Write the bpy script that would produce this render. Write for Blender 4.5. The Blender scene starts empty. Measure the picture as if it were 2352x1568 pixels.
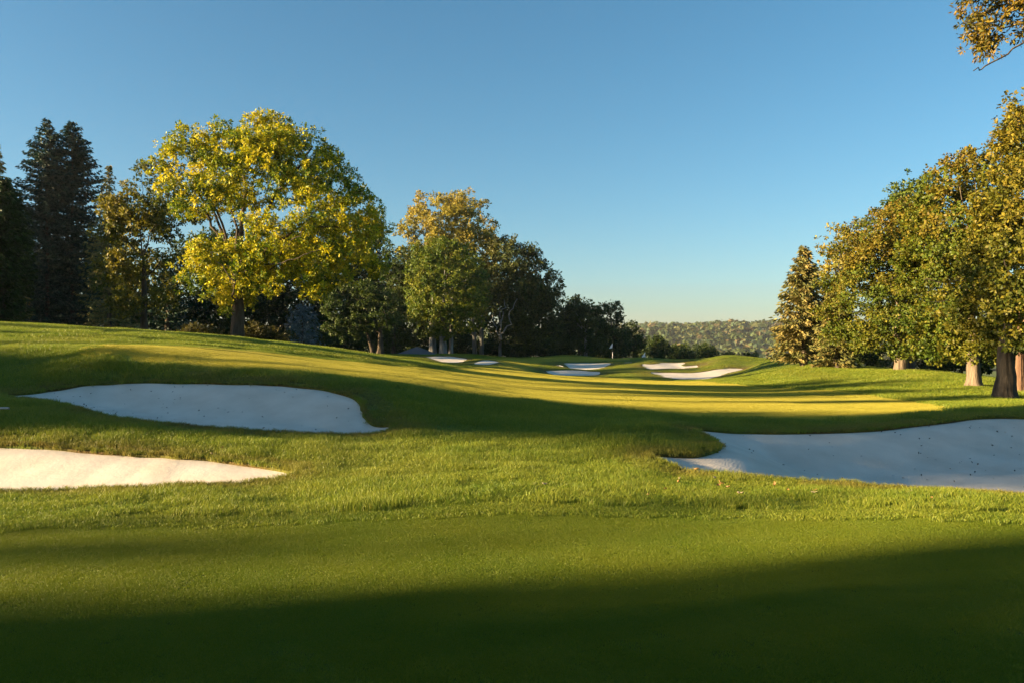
import bpy, math, random
import numpy as np

C = bpy.context.scene
COL = C.collection
rng = np.random.default_rng(7)
random.seed(7)

# ------------------------------------------------------------------ camera, sky, sun, exposure
F = 1829.0                       # focal length in pixels of a 2352 px wide picture
UC, VH = 1176.0, 800.0           # principal column, horizon row
HC = 1.7                         # camera height
cam_d = bpy.data.cameras.new('camera')
cam = bpy.data.objects.new('camera', cam_d)
COL.objects.link(cam)
cam.location = (0, 0, HC)
cam.rotation_euler = (math.pi / 2, 0, 0)
cam_d.sensor_width = 36
cam_d.lens = 36 * F / 2352
cam_d.shift_y = (VH - 784) / 2352
cam_d.clip_start = 0.1
cam_d.clip_end = 6000
C.camera = cam

SUN_A = math.radians(76)         # light travels this far to the right of the view axis
SUN_E = math.radians(11.5)
TH = np.array([math.sin(SUN_A), math.cos(SUN_A)])     # travel direction on the ground
SH = np.array([-math.cos(SUN_A), math.sin(SUN_A)])    # across it
world = bpy.data.worlds.new('World')
C.world = world
world.use_nodes = True
nt = world.node_tree
nt.nodes.clear()
sky = nt.nodes.new('ShaderNodeTexSky')
sky.sky_type = 'NISHITA'
sky.sun_disc = False
sky.sun_elevation = SUN_E
sky.sun_rotation = math.atan2(-TH[0], -TH[1])
sky.altitude = 100
sky.air_density = 1.0
sky.dust_density = 0.9
sky.ozone_density = 3.0
hs = nt.nodes.new('ShaderNodeHueSaturation')
hs.inputs['Saturation'].default_value = 1.14
hs.inputs['Hue'].default_value = 0.486
bg = nt.nodes.new('ShaderNodeBackground')
bg.inputs['Strength'].default_value = 0.045
wo = nt.nodes.new('ShaderNodeOutputWorld')
nt.links.new(sky.outputs[0], hs.inputs['Color'])
nt.links.new(hs.outputs[0], bg.inputs['Color'])
nt.links.new(bg.outputs[0], wo.inputs['Surface'])

sun_d = bpy.data.lights.new('sun', 'SUN')
sun_d.energy = 5.0
sun_d.color = (1.0, 0.73, 0.40)
sun_d.angle = math.radians(0.5)
sun = bpy.data.objects.new('sun', sun_d)
COL.objects.link(sun)
sun.rotation_euler = (math.pi / 2 - SUN_E, 0, -SUN_A)

C.view_settings.view_transform = 'Standard'
C.view_settings.look = 'None'
C.view_settings.gamma = 1
C.view_settings.use_curve_mapping = False
C.view_settings.exposure = 2.2
C.render.engine = 'CYCLES'
C.cycles.max_bounces = 6
C.cycles.diffuse_bounces = 3
C.cycles.transmission_bounces = 3
C.cycles.use_denoising = True


# ------------------------------------------------------------------ small helpers
def P(u, v, d):
    """the place seen at column u, row v of the photograph, d metres away"""
    return np.array([(u - UC) / F * d, d, HC - (v - VH) / F * d])


def tag(o, label=None, cat=None, group=None, kind=None):
    if label: o['label'] = label
    if cat: o['category'] = cat
    if group: o['group'] = group
    if kind: o['kind'] = kind
    return o


def empty(name, loc):
    o = bpy.data.objects.new(name, None)
    o.location = loc
    o.empty_display_size = 0.5
    COL.objects.link(o)
    return o


def mesh_np(name, verts, faces, nper, mat=None, col=None, smooth=True):
    """verts (N,3), faces flat index array with nper corners each"""
    me = bpy.data.meshes.new(name)
    verts = np.ascontiguousarray(verts, dtype=np.float32)
    faces = np.ascontiguousarray(faces, dtype=np.int32).ravel()
    nf = len(faces) // nper
    me.vertices.add(len(verts))
    me.vertices.foreach_set('co', verts.ravel())
    me.loops.add(len(faces))
    me.loops.foreach_set('vertex_index', faces)
    me.polygons.add(nf)
    me.polygons.foreach_set('loop_start', np.arange(0, nf * nper, nper, dtype=np.int32))
    me.update(calc_edges=True)
    if not smooth:
        me.polygons.foreach_set('use_smooth', np.zeros(nf, dtype=bool))
    if col is not None:
        a = me.attributes.new('Col', 'FLOAT_COLOR', 'FACE')
        c4 = np.ones((nf, 4), dtype=np.float32)
        c4[:, :3] = col
        a.data.foreach_set('color', c4.ravel())
    if mat: me.materials.append(mat)
    return me


def link(name, me, parent=None, loc=None):
    o = bpy.data.objects.new(name, me)
    COL.objects.link(o)
    if parent: o.parent = parent
    if loc is not None: o.location = loc
    return o


def smoothstep(x):
    x = np.clip(x, 0, 1)
    return x * x * (3 - 2 * x)


def vnoise(x, y, seed=0):
    """cheap smooth value noise, -1..1"""
    r = np.random.default_rng(1000 + seed)
    T = r.random((64, 64)) * 2 - 1
    xi = np.floor(x).astype(int); yi = np.floor(y).astype(int)
    fx = smoothstep(x - xi); fy = smoothstep(y - yi)
    a = T[xi % 64, yi % 64]; b = T[(xi + 1) % 64, yi % 64]
    c = T[xi % 64, (yi + 1) % 64]; d = T[(xi + 1) % 64, (yi + 1) % 64]
    return (a * (1 - fx) + b * fx) * (1 - fy) + (c * (1 - fx) + d * fx) * fy


def sdf(poly, x, y):
    """signed distance to a closed polygon, positive inside"""
    poly = np.asarray(poly, float)
    x = np.asarray(x, float); y = np.asarray(y, float)
    d2 = np.full(x.shape, 1e18)
    ins = np.zeros(x.shape, bool)
    n = len(poly)
    for i in range(n):
        ax, ay = poly[i]; bx, by = poly[(i + 1) % n]
        ex, ey = bx - ax, by - ay
        L = ex * ex + ey * ey + 1e-12
        t = np.clip(((x - ax) * ex + (y - ay) * ey) / L, 0, 1)
        dx = x - ax - t * ex; dy = y - ay - t * ey
        d2 = np.minimum(d2, dx * dx + dy * dy)
        if ay != by:
            cr = ((ay > y) != (by > y)) & (x < (bx - ax) * (y - ay) / (by - ay) + ax)
            ins ^= cr
    d = np.sqrt(d2)
    return np.where(ins, d, -d)


def smooth_poly(pts, n=6):
    """closed Catmull-Rom through points of any dimension"""
    p = np.asarray(pts, float)
    out = []
    N = len(p)
    for i in range(N):
        p0, p1, p2, p3 = p[i - 1], p[i], p[(i + 1) % N], p[(i + 2) % N]
        for k in range(n):
            t = k / n
            out.append(0.5 * (2 * p1 + (p2 - p0) * t + (2 * p0 - 5 * p1 + 4 * p2 - p3) * t * t + (3 * p1 - p0 - 3 * p2 + p3) * t ** 3))
    return np.array(out)


# ------------------------------------------------------------------ materials
def new_mat(name):
    m = bpy.data.materials.new(name)
    m.use_nodes = True
    m.node_tree.nodes.clear()
    return m, m.node_tree.nodes, m.node_tree.links


def leaf_mat(name, trans=0.3, tcol=(1.15, 1.1, 0.45), rough=0.55):
    m, N, L = new_mat(name)
    out = N.new('ShaderNodeOutputMaterial')
    at = N.new('ShaderNodeAttribute'); at.attribute_name = 'Col'
    pr = N.new('ShaderNodeBsdfPrincipled')
    pr.inputs['Roughness'].default_value = rough
    pr.inputs['Specular IOR Level'].default_value = 0.25
    tr = N.new('ShaderNodeBsdfTranslucent')
    mu = N.new('ShaderNodeMix'); mu.data_type = 'RGBA'; mu.blend_type = 'MULTIPLY'
    mu.inputs[0].default_value = 1
    mu.inputs[7].default_value = (*tcol, 1)
    mx = N.new('ShaderNodeMixShader'); mx.inputs[0].default_value = trans
    L.new(at.outputs['Color'], pr.inputs['Base Color'])
    L.new(at.outputs['Color'], mu.inputs[6])
    L.new(mu.outputs[2], tr.inputs['Color'])
    L.new(pr.outputs[0], mx.inputs[1]); L.new(tr.outputs[0], mx.inputs[2])
    L.new(mx.outputs[0], out.inputs['Surface'])
    return m


def grass_mat(name, c1, c2, dry, trans=0.35):
    """blades: colour from a per-blade value, a slow drift over the ground and how dry the spot is"""
    m, N, L = new_mat(name)
    out = N.new('ShaderNodeOutputMaterial')
    rn = N.new('ShaderNodeAttribute'); rn.attribute_name = 'rnd'
    dr = N.new('ShaderNodeAttribute'); dr.attribute_name = 'dry'; dr.attribute_type = 'INSTANCER'
    ge = N.new('ShaderNodeNewGeometry')
    no = N.new('ShaderNodeTexNoise'); no.inputs['Scale'].default_value = 0.9; no.inputs['Detail'].default_value = 4
    L.new(ge.outputs['Position'], no.inputs['Vector'])
    ad = N.new('ShaderNodeMath'); ad.operation = 'ADD'
    L.new(rn.outputs['Fac'], ad.inputs[0]); L.new(no.outputs['Fac'], ad.inputs[1])
    s2 = N.new('ShaderNodeMapRange'); s2.inputs[1].default_value = 0.45; s2.inputs[2].default_value = 1.55
    L.new(ad.outputs[0], s2.inputs[0])
    m1 = N.new('ShaderNodeMix'); m1.data_type = 'RGBA'
    m1.inputs[6].default_value = (*c1, 1); m1.inputs[7].default_value = (*c2, 1)
    L.new(s2.outputs[0], m1.inputs[0])
    m2 = N.new('ShaderNodeMix'); m2.data_type = 'RGBA'
    m2.inputs[7].default_value = (*dry, 1)
    L.new(m1.outputs[2], m2.inputs[6])
    L.new(dr.outputs['Fac'], m2.inputs[0])
    pr = N.new('ShaderNodeBsdfPrincipled')
    pr.inputs['Roughness'].default_value = 0.5
    pr.inputs['Specular IOR Level'].default_value = 0.3
    tr = N.new('ShaderNodeBsdfTranslucent')
    mx = N.new('ShaderNodeMixShader'); mx.inputs[0].default_value = trans
    L.new(m2.outputs[2], pr.inputs['Base Color']); L.new(m2.outputs[2], tr.inputs['Color'])
    L.new(pr.outputs[0], mx.inputs[1]); L.new(tr.outputs[0], mx.inputs[2])
    L.new(mx.outputs[0], out.inputs['Surface'])
    return m


def ground_mat(name, c1, c2, scale=1.2, bump=0.02, bscale=60, dry=None, stretch=None):
    m, N, L = new_mat(name)
    out = N.new('ShaderNodeOutputMaterial')
    pr = N.new('ShaderNodeBsdfPrincipled')
    pr.inputs['Roughness'].default_value = 0.85
    pr.inputs['Specular IOR Level'].default_value = 0.15
    ge = N.new('ShaderNodeNewGeometry')
    n1 = N.new('ShaderNodeTexNoise'); n1.inputs['Scale'].default_value = scale; n1.inputs['Detail'].default_value = 8
    n1.inputs['Roughness'].default_value = 0.7
    mp = N.new('ShaderNodeMapRange'); mp.inputs[1].default_value = 0.3; mp.inputs[2].default_value = 0.7
    m1 = N.new('ShaderNodeMix'); m1.data_type = 'RGBA'
    m1.inputs[6].default_value = (*c1, 1); m1.inputs[7].default_value = (*c2, 1)
    L.new(ge.outputs['Position'], n1.inputs['Vector'])
    L.new(n1.outputs['Fac'], mp.inputs[0]); L.new(mp.outputs[0], m1.inputs[0])
    colo = m1.outputs[2]
    if dry:
        at = N.new('ShaderNodeAttribute'); at.attribute_name = 'dry'
        m2 = N.new('ShaderNodeMix'); m2.data_type = 'RGBA'; m2.inputs[7].default_value = (*dry, 1)
        L.new(at.outputs['Fac'], m2.inputs[0]); L.new(colo, m2.inputs[6])
        colo = m2.outputs[2]
    L.new(colo, pr.inputs['Base Color'])
    n2 = N.new('ShaderNodeTexNoise'); n2.inputs['Scale'].default_value = bscale; n2.inputs['Detail'].default_value = 3
    L.new(ge.outputs['Position'], n2.inputs['Vector'])
    bu = N.new('ShaderNodeBump'); bu.inputs['Distance'].default_value = bump; bu.inputs['Strength'].default_value = 1.0
    L.new(n2.outputs['Fac'], bu.inputs['Height']); L.new(bu.outputs[0], pr.inputs['Normal'])
    L.new(pr.outputs[0], out.inputs['Surface'])
    return m


def sand_mat(name):
    m, N, L = new_mat(name)
    out = N.new('ShaderNodeOutputMaterial')
    pr = N.new('ShaderNodeBsdfPrincipled')
    pr.inputs['Roughness'].default_value = 0.95
    pr.inputs['Specular IOR Level'].default_value = 0.1
    ge = N.new('ShaderNodeNewGeometry')
    n1 = N.new('ShaderNodeTexNoise'); n1.inputs['Scale'].default_value = 1.5; n1.inputs['Detail'].default_value = 6
    L.new(ge.outputs['Position'], n1.inputs['Vector'])
    cr = N.new('ShaderNodeValToRGB')
    cr.color_ramp.elements[0].position = 0.3; cr.color_ramp.elements[0].color = (0.54, 0.485, 0.41, 1)
    cr.color_ramp.elements[1].position = 0.7; cr.color_ramp.elements[1].color = (0.65, 0.595, 0.515, 1)
    L.new(n1.outputs['Fac'], cr.inputs[0]); L.new(cr.outputs[0], pr.inputs['Base Color'])
    # rake lines and grain
    mp = N.new('ShaderNodeMapping'); mp.inputs['Rotation'].default_value = (0, 0, 0.5)
    L.new(ge.outputs['Position'], mp.inputs['Vector'])
    wv = N.new('ShaderNodeTexWave'); wv.inputs['Scale'].default_value = 6.0; wv.inputs['Distortion'].default_value = 9.0
    wv.inputs['Detail'].default_value = 3; wv.inputs['Detail Scale'].default_value = 0.7
    L.new(mp.outputs[0], wv.inputs['Vector'])
    n2 = N.new('ShaderNodeTexNoise'); n2.inputs['Scale'].default_value = 7; n2.inputs['Detail'].default_value = 9; n2.inputs['Roughness'].default_value = 0.65
    L.new(ge.outputs['Position'], n2.inputs['Vector'])
    ad = N.new('ShaderNodeMath'); ad.operation = 'MULTIPLY_ADD'; ad.inputs[1].default_value = 0.10
    L.new(wv.outputs['Fac'], ad.inputs[0]); L.new(n2.outputs['Fac'], ad.inputs[2])
    bu = N.new('ShaderNodeBump'); bu.inputs['Distance'].default_value = 0.013; bu.inputs['Strength'].default_value = 0.6
    L.new(ad.outputs[0], bu.inputs['Height']); L.new(bu.outputs[0], pr.inputs['Normal'])
    L.new(pr.outputs[0], out.inputs['Surface'])
    return m


def bark_mat(name, c1, c2, scale=6):
    m, N, L = new_mat(name)
    out = N.new('ShaderNodeOutputMaterial')
    pr = N.new('ShaderNodeBsdfPrincipled'); pr.inputs['Roughness'].default_value = 0.9
    pr.inputs['Specular IOR Level'].default_value = 0.15
    ge = N.new('ShaderNodeNewGeometry')
    mp = N.new('ShaderNodeMapping'); mp.inputs['Scale'].default_value = (1, 1, 0.18)
    L.new(ge.outputs['Position'], mp.inputs['Vector'])
    n1 = N.new('ShaderNodeTexNoise'); n1.inputs['Scale'].default_value = scale; n1.inputs['Detail'].default_value = 6
    n1.inputs['Roughness'].default_value = 0.65
    L.new(mp.outputs[0], n1.inputs['Vector'])
    cr = N.new('ShaderNodeValToRGB')
    cr.color_ramp.elements[0].position = 0.35; cr.color_ramp.elements[0].color = (*c1, 1)
    cr.color_ramp.elements[1].position = 0.65; cr.color_ramp.elements[1].color = (*c2, 1)
    L.new(n1.outputs['Fac'], cr.inputs[0]); L.new(cr.outputs[0], pr.inputs['Base Color'])
    bu = N.new('ShaderNodeBump'); bu.inputs['Distance'].default_value = 0.10
    L.new(n1.outputs['Fac'], bu.inputs['Height']); L.new(bu.outputs[0], pr.inputs['Normal'])
    L.new(pr.outputs[0], out.inputs['Surface'])
    return m


def plain_mat(name, c, rough=0.6):
    m, N, L = new_mat(name)
    out = N.new('ShaderNodeOutputMaterial')
    pr = N.new('ShaderNodeBsdfPrincipled'); pr.inputs['Roughness'].default_value = rough
    ge = N.new('ShaderNodeNewGeometry')
    n1 = N.new('ShaderNodeTexNoise'); n1.inputs['Scale'].default_value = 9
    L.new(ge.outputs['Position'], n1.inputs['Vector'])
    m1 = N.new('ShaderNodeMix'); m1.data_type = 'RGBA'
    m1.inputs[6].default_value = (*[k * 0.85 for k in c], 1); m1.inputs[7].default_value = (*c, 1)
    L.new(n1.outputs['Fac'], m1.inputs[0]); L.new(m1.outputs[2], pr.inputs['Base Color'])
    L.new(pr.outputs[0], out.inputs['Surface'])
    return m


M_LEAF = leaf_mat('leaves')
M_NEEDLE = leaf_mat('needles', trans=0.12, tcol=(1, 1, 0.8), rough=0.6)
M_SAND = sand_mat('sand')
M_ROUGH_G = ground_mat('rough_soil', (0.075, 0.11, 0.012), (0.13, 0.155, 0.022), 1.2, 0.03, 30, dry=(0.10, 0.068, 0.022))
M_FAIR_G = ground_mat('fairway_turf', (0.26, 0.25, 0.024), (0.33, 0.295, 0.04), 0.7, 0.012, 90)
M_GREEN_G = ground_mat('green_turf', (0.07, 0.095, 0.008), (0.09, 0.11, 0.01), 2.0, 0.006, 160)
M_CUT_G = ground_mat('first_cut_turf', (0.09, 0.12, 0.014), (0.13, 0.15, 0.02), 1.0, 0.015, 70)
M_ROUGH = grass_mat('rough_blades', (0.095, 0.175, 0.012), (0.31, 0.33, 0.036), (0.24, 0.16, 0.045))
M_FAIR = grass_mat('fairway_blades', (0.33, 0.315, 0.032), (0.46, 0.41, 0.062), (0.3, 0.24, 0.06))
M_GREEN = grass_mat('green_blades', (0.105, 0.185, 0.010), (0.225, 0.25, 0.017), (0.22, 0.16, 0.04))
M_BARK = bark_mat('bark', (0.045, 0.036, 0.028), (0.10, 0.082, 0.062))
M_BARK_PALE = bark_mat('pale_bark', (0.10, 0.078, 0.058), (0.21, 0.168, 0.12))
M_BARK_GREY = bark_mat('grey_bark', (0.12, 0.12, 0.115), (0.26, 0.26, 0.25), 4)
M_WHITE = plain_mat('white_paint', (0.8, 0.8, 0.8))
M_BLACK = plain_mat('black_paint', (0.03, 0.03, 0.03))
M_GREY = plain_mat('grey_handle', (0.42, 0.42, 0.42))
M_ROOF = plain_mat('slate_shingle', (0.13, 0.13, 0.145), 0.8)
M_WALLB = plain_mat('dark_wall', (0.09, 0.075, 0.06), 0.8)

# ------------------------------------------------------------------ the lie of the land
# bunkers: outline as (column, row, metres)
BUNKERS = {
 'A': dict(depth=0.22, w=1.6, pts=[(-500, 1015, 13.2), (-250, 1018, 12.8), (0, 1022, 12.4), (100, 1027, 12.3), (200, 1035, 12.2), (300, 1042, 12.1), (400, 1047, 12),
      (500, 1055, 11.9), (600, 1068, 11.6), (680, 1082, 11.1), (640, 1097, 10.9), (560, 1105, 10.5), (450, 1113, 10.2), (300, 1118, 10),
      (150, 1122, 9.9), (0, 1125, 9.8), (-250, 1127, 9.7), (-500, 1117, 9.8)]),
 'B': dict(depth=0.22, w=1.8, pts=[(10, 907, 17.2), (85, 899, 17.8), (130, 893, 18.1), (250, 880, 18.6), (400, 878, 18.7), (540, 880, 18.5), (640, 883, 18.3), (740, 893, 17.9),
      (800, 908, 17.4), (830, 925, 16.9), (835, 954, 16.3), (860, 972, 15.9), (902, 973, 15.6), (880, 990, 15.3), (800, 997, 15), (700, 994, 14.9),
      (600, 989, 14.8), (450, 978, 14.7), (330, 966, 14.7), (240, 954, 14.9), (200, 941, 15.4), (120, 924, 16.4)]),
 'D': dict(depth=0.5, w=2.2, pts=[(1492, 1042, 12.3), (1600, 1044, 12.5), (1652, 1028, 13.2), (1640, 1008, 14.3), (1595, 985, 16), (1700, 992, 16.4), (1800, 993, 16.5),
      (1900, 990, 16.7), (2000, 985, 17), (2100, 974, 17.4), (2180, 965, 17.7), (2250, 957, 18), (2352, 957, 18), (2560, 965, 17.6), (2760, 1000, 15.5),
      (2800, 1088, 12), (2700, 1130, 10.2), (2500, 1136, 10), (2352, 1135, 10.1), (2200, 1128, 10.3), (2050, 1120, 10.5), (1900, 1108, 10.7), (1750, 1096, 11), (1640, 1084, 11.3), (1570, 1074, 11.6)]),
 'E': dict(depth=0.03, w=2, pts=[(1295, 833.2, 93), (1350, 832.2, 94), (1405, 833.2, 93), (1394, 839.3, 90), (1382, 845.2, 88), (1340, 849.2, 86), (1310, 846.2, 87), (1301, 839.3, 90)]),
 'F': dict(depth=0.03, w=2, pts=[(1252, 851.2, 80), (1280, 849.7, 81), (1310, 849.2, 81), (1345, 850.2, 81), (1380, 852.2, 80), (1370, 860.2, 76), (1310, 863.2, 74), (1268, 859.7, 76)]),
 'G': dict(depth=0.03, w=2, pts=[(1470, 835.2, 88), (1500, 835.7, 88), (1520, 832.2, 90), (1575, 831.2, 91), (1566, 837.2, 88.5), (1560, 841.3, 87.5), (1608, 836.7, 88), (1605, 842.2, 86.5), (1560, 846.2, 85), (1500, 847.2, 84), (1482, 844.2, 85)]),
 'H': dict(depth=0.03, w=2, pts=[(1492, 852.2, 78), (1540, 854.2, 78), (1580, 855.2, 78), (1640, 848.2, 80), (1680, 845.2, 81), (1710, 847.2, 80.5), (1680, 854.2, 77), (1655, 862.2, 73), (1625, 869.2, 69), (1580, 870.7, 68.5), (1540, 868.2, 70), (1512, 862.2, 74)]),
 'I': dict(depth=0.03, w=2, pts=[(977, 819.2, 88), (1005, 817.7, 89), (1040, 818.2, 89), (1074, 823.2, 87), (1060, 830.2, 83), (1030, 831.2, 82), (1005, 828.2, 84)]),
 'J': dict(depth=0.03, w=1.5, pts=[(1086, 834.7, 75), (1105, 827.2, 79), (1122, 825.7, 80), (1148, 831.8, 77), (1120, 836.2, 74)]),
}
CP = []   # control points
for b in BUNKERS.values():
    b['img'] = np.array(b['pts'], float)
    CP += [tuple(p) for p in b['pts']]
FAIR = [(215, 800, 20.5), (222, 807, 20.2), (240, 815, 20), (400, 835, 20), (600, 848, 20), (800, 865, 20), (1000, 893, 20), (1200, 918, 20), (1400, 940, 19.5), (1600, 957, 19), (1750, 963, 18.7),
        (1900, 963, 18.7), (2050, 955, 19.2), (2190, 940, 20.5), (2150, 926, 24), (2000, 905, 30), (1850, 890, 36), (1700, 881, 44), (1500, 872, 58), (1330, 864, 68), (1240, 857, 70),
        (1230, 846, 80), (1265, 831, 94), (1450, 825, 98), (1440, 822, 106), (1200, 820, 106), (1120, 824, 94), (1155, 835, 74), (1090, 843, 58), (1040, 848, 38), (900, 838, 31), (700, 820, 28), (500, 803, 26), (300, 793, 25), (230, 794, 22.5)]
CP += FAIR
CP += [(0, 820, 20.5), (-300, 800, 21), (1176, 1100, 10.3), (1176, 1050, 12.6), (1176, 1000, 15), (1176, 965, 17), (1176, 940, 18.4), (1000, 955, 16.4), (1000, 930, 18), (900, 990, 14.9), (1000, 1000, 14.6),
       (1450, 1010, 13.6), (1520, 985, 15), (1560, 1012, 14), (1400, 965, 17.0), (1400, 1060, 12), (1300, 1020, 14.2),
       (100, 955, 14.2), (0, 945, 14.5), (300, 975, 14.0), (0, 985, 13.2), (0, 912, 16.6), (0, 890, 18.0), (-200, 930, 15),
       (500, 1000, 13.8), (700, 1020, 13.4), (800, 1070, 11.6),
       (1750, 978, 17.5), (2000, 970, 18), (2200, 950, 19), (2352, 930, 21), (2500, 930, 21),
       (0, 745, 34), (200, 755, 35), (400, 768, 37), (545, 777, 38), (700, 795, 40), (850, 815, 42), (950, 829, 44), (1030, 840, 46), (-300, 735, 33),
       (0, 770, 27), (100, 795, 23), (200, 775, 28), (0, 752, 45), (300, 768, 48), (545, 787, 52), (-400, 740, 45),
       (1200, 905, 23), (1200, 890, 27), (1200, 872, 34), (1200, 860, 44), (1500, 920, 24), (1500, 892, 34), (1500, 877, 46), (1750, 940, 21.5), (1750, 900, 33), (1900, 925, 25), (1750, 883, 44),
       (1848, 840, 52), (1950, 848, 48), (2065, 853, 45), (2150, 860, 41), (2235, 890, 33), (2150, 885, 36), (2312, 917, 27), (2345, 905, 30), (1900, 865, 44), (2000, 878, 38), (2250, 872, 40), (2352, 895, 34),
       (1760, 833, 74), (1790, 850, 62),
       (1660, 820, 89), (1710, 822, 88), (1560, 827, 95), (1200, 822, 106), (1400, 823, 108), (1000, 815, 95), (930, 814, 98), (1450, 833, 94), (1330, 848, 83.5), (1560, 849, 82),
       (875, 817, 75), (740, 806, 68), (1100, 815, 116), (1300, 816, 122)]
W = [P(*c) for c in CP]
for x in (-9, -4.5, 0, 4.5, 9):
    for y in (-8, -3, 0.5, 3, 5.2, 7.2, 8.4):
        W.append(np.array([x, y, 0.0]))
for (x, y, z) in [(-20, 5, 0.6), (-40, -5, 0.8), (-40, 12, 1.4), (-80, -20, 0.6), (-80, 10, 1.6), (-80, 40, 2.4), (-60, 70, 2.4), (-100, 100, 1.8), (-40, 90, 2.0), (-40, 140, 0.5),
                  (20, 5, -0.2), (40, -5, -0.5), (40, 20, -0.8), (60, 50, -1.8), (40, 75, -1.5), (60, 100, -2.5), (0, -40, 0), (40, -60, 0), (-50, -70, 0), (0, 135, -1.0), (30, 120, -1.5),
                  (-150, 0, 1), (-150, -100, 0), (-150, 150, 0), (120, -80, -1), (120, 60, -4), (0, -200, 0), (200, 200, -14), (0, 220, -6), (-150, 300, -6), (300, -100, -4),
                  (0, 420, -16), (250, 420, -20), (-300, 420, -12), (-420, 0, 0), (450, 100, -14), (0, -450, 0)]:
    W.append(np.array([x, y, z], float))
W = np.array(W)


def warp(x, y):
    r = np.hypot(x, y) + 1e-6
    q = np.log1p(r / 5)
    return x / r * q, y / r * q


def tps(d2):
    return 0.5 * d2 * np.log(d2 + 1e-12)


wx, wy = warp(W[:, 0], W[:, 1])
n = len(W)
K = tps((wx[:, None] - wx) ** 2 + (wy[:, None] - wy) ** 2) + np.eye(n) * 2e-4
A_ = np.zeros((n + 3, n + 3))
A_[:n, :n] = K
A_[:n, n:] = np.stack([np.ones(n), wx, wy], 1)
A_[n:, :n] = A_[:n, n:].T
sol = np.linalg.solve(A_, np.concatenate([W[:, 2], np.zeros(3)]))


def base_height(x, y):
    shp = x.shape
    x = x.ravel(); y = y.ravel()
    out = np.empty(len(x))
    for i in range(0, len(x), 20000):
        a, b = warp(x[i:i + 20000], y[i:i + 20000])
        k = tps((a[:, None] - wx) ** 2 + (b[:, None] - wy) ** 2)
        out[i:i + 20000] = k @ sol[:n] + sol[n] + sol[n + 1] * a + sol[n + 2] * b
    return out.reshape(shp)


# plan outlines
for kname, b in BUNKERS.items():
    sp = smooth_poly(b['img'], 8)
    xy = np.stack([(sp[:, 0] - UC) / F * sp[:, 2], sp[:, 2]], 1)
    amp = 0.05 if b['img'][:, 2].min() < 30 else 0.10
    nz_ = rng.normal(0, 1, xy.shape)
    ker = np.array([1, 3, 6, 8, 6, 3, 1]) / 28
    for c_ in range(2):
        nz_[:, c_] = np.convolve(np.concatenate([nz_[-3:, c_], nz_[:, c_], nz_[:3, c_]]), ker, 'valid')
    b['xy'] = xy + amp * nz_
fp = smooth_poly(np.array(FAIR, float), 4)
FAIR_XY = np.stack([(fp[:, 0] - UC) / F * fp[:, 2], fp[:, 2]], 1)

az_fine = np.arange(-36.0, 36.001, 0.15)
az_rest = np.concatenate([np.arange(37, 60, 1.0), np.arange(60, 301, 4.0), np.arange(301, 324, 1.0)])
AZ = np.radians(np.concatenate([az_fine, az_rest]))          # 0 = ahead, clockwise to the right
R = np.concatenate([np.geomspace(0.6, 3.4, 14)[:-1], 3.4 * np.exp(np.arange(0, math.log(150 / 3.4), 0.0095)), np.geomspace(152, 3200, 40)])
ga, gr = np.meshgrid(AZ, R)                                   # rows = radius
GX = gr * np.sin(ga); GY = gr * np.cos(ga)
# slide grid points along their column onto the bunker edges so the lips are clean lines
SB = np.full(GX.shape, -99.0)
for b in BUNKERS.values():
    lo, hi = b['xy'].min(0) - 3, b['xy'].max(0) + 3
    mk = (GX > lo[0]) & (GX < hi[0]) & (GY > lo[1]) & (GY < hi[1])
    SB[mk] = np.maximum(SB[mk], sdf(b['xy'], GX[mk], GY[mk]))
ci, cj = np.where((SB[:-1] > 0) != (SB[1:] > 0))
fcr = SB[ci, cj] / (SB[ci, cj] - SB[ci + 1, cj])
rc_ = gr[ci, cj] + fcr * (gr[ci + 1, cj] - gr[ci, cj])
rr_ = np.where(fcr < 0.5, ci, ci + 1)
gr[rr_, cj] = rc_
EDGE = np.zeros(GX.shape, bool)
EDGE[rr_, cj] = True
GX = gr * np.sin(ga); GY = gr * np.cos(ga)
farf = np.clip((gr - 400) / 100, 0, 1)
GZ = np.where(gr < 520, base_height(GX, GY), 0) * (1 - farf) - 18 * farf
GZ += 0.012 * vnoise(GX * 1.1, GY * 1.1, 1) * smoothstep((gr - 8) / 4) + 0.05 * vnoise(GX * 0.22, GY * 0.22, 2) * smoothstep((gr - 12) / 20)
BASEZ = GZ.copy()



def green_edge_y(x):
    """far edge of the practice green ahead of the camera"""
    return np.interp(x, [-30, -12, -5, -2.6, -0.3, 1.5, 4, 5.5, 8, 30], [6.2, 7.0, 7.5, 7.8, 8.25, 8.25, 8.0, 7.75, 7.4, 5.5])


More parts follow.
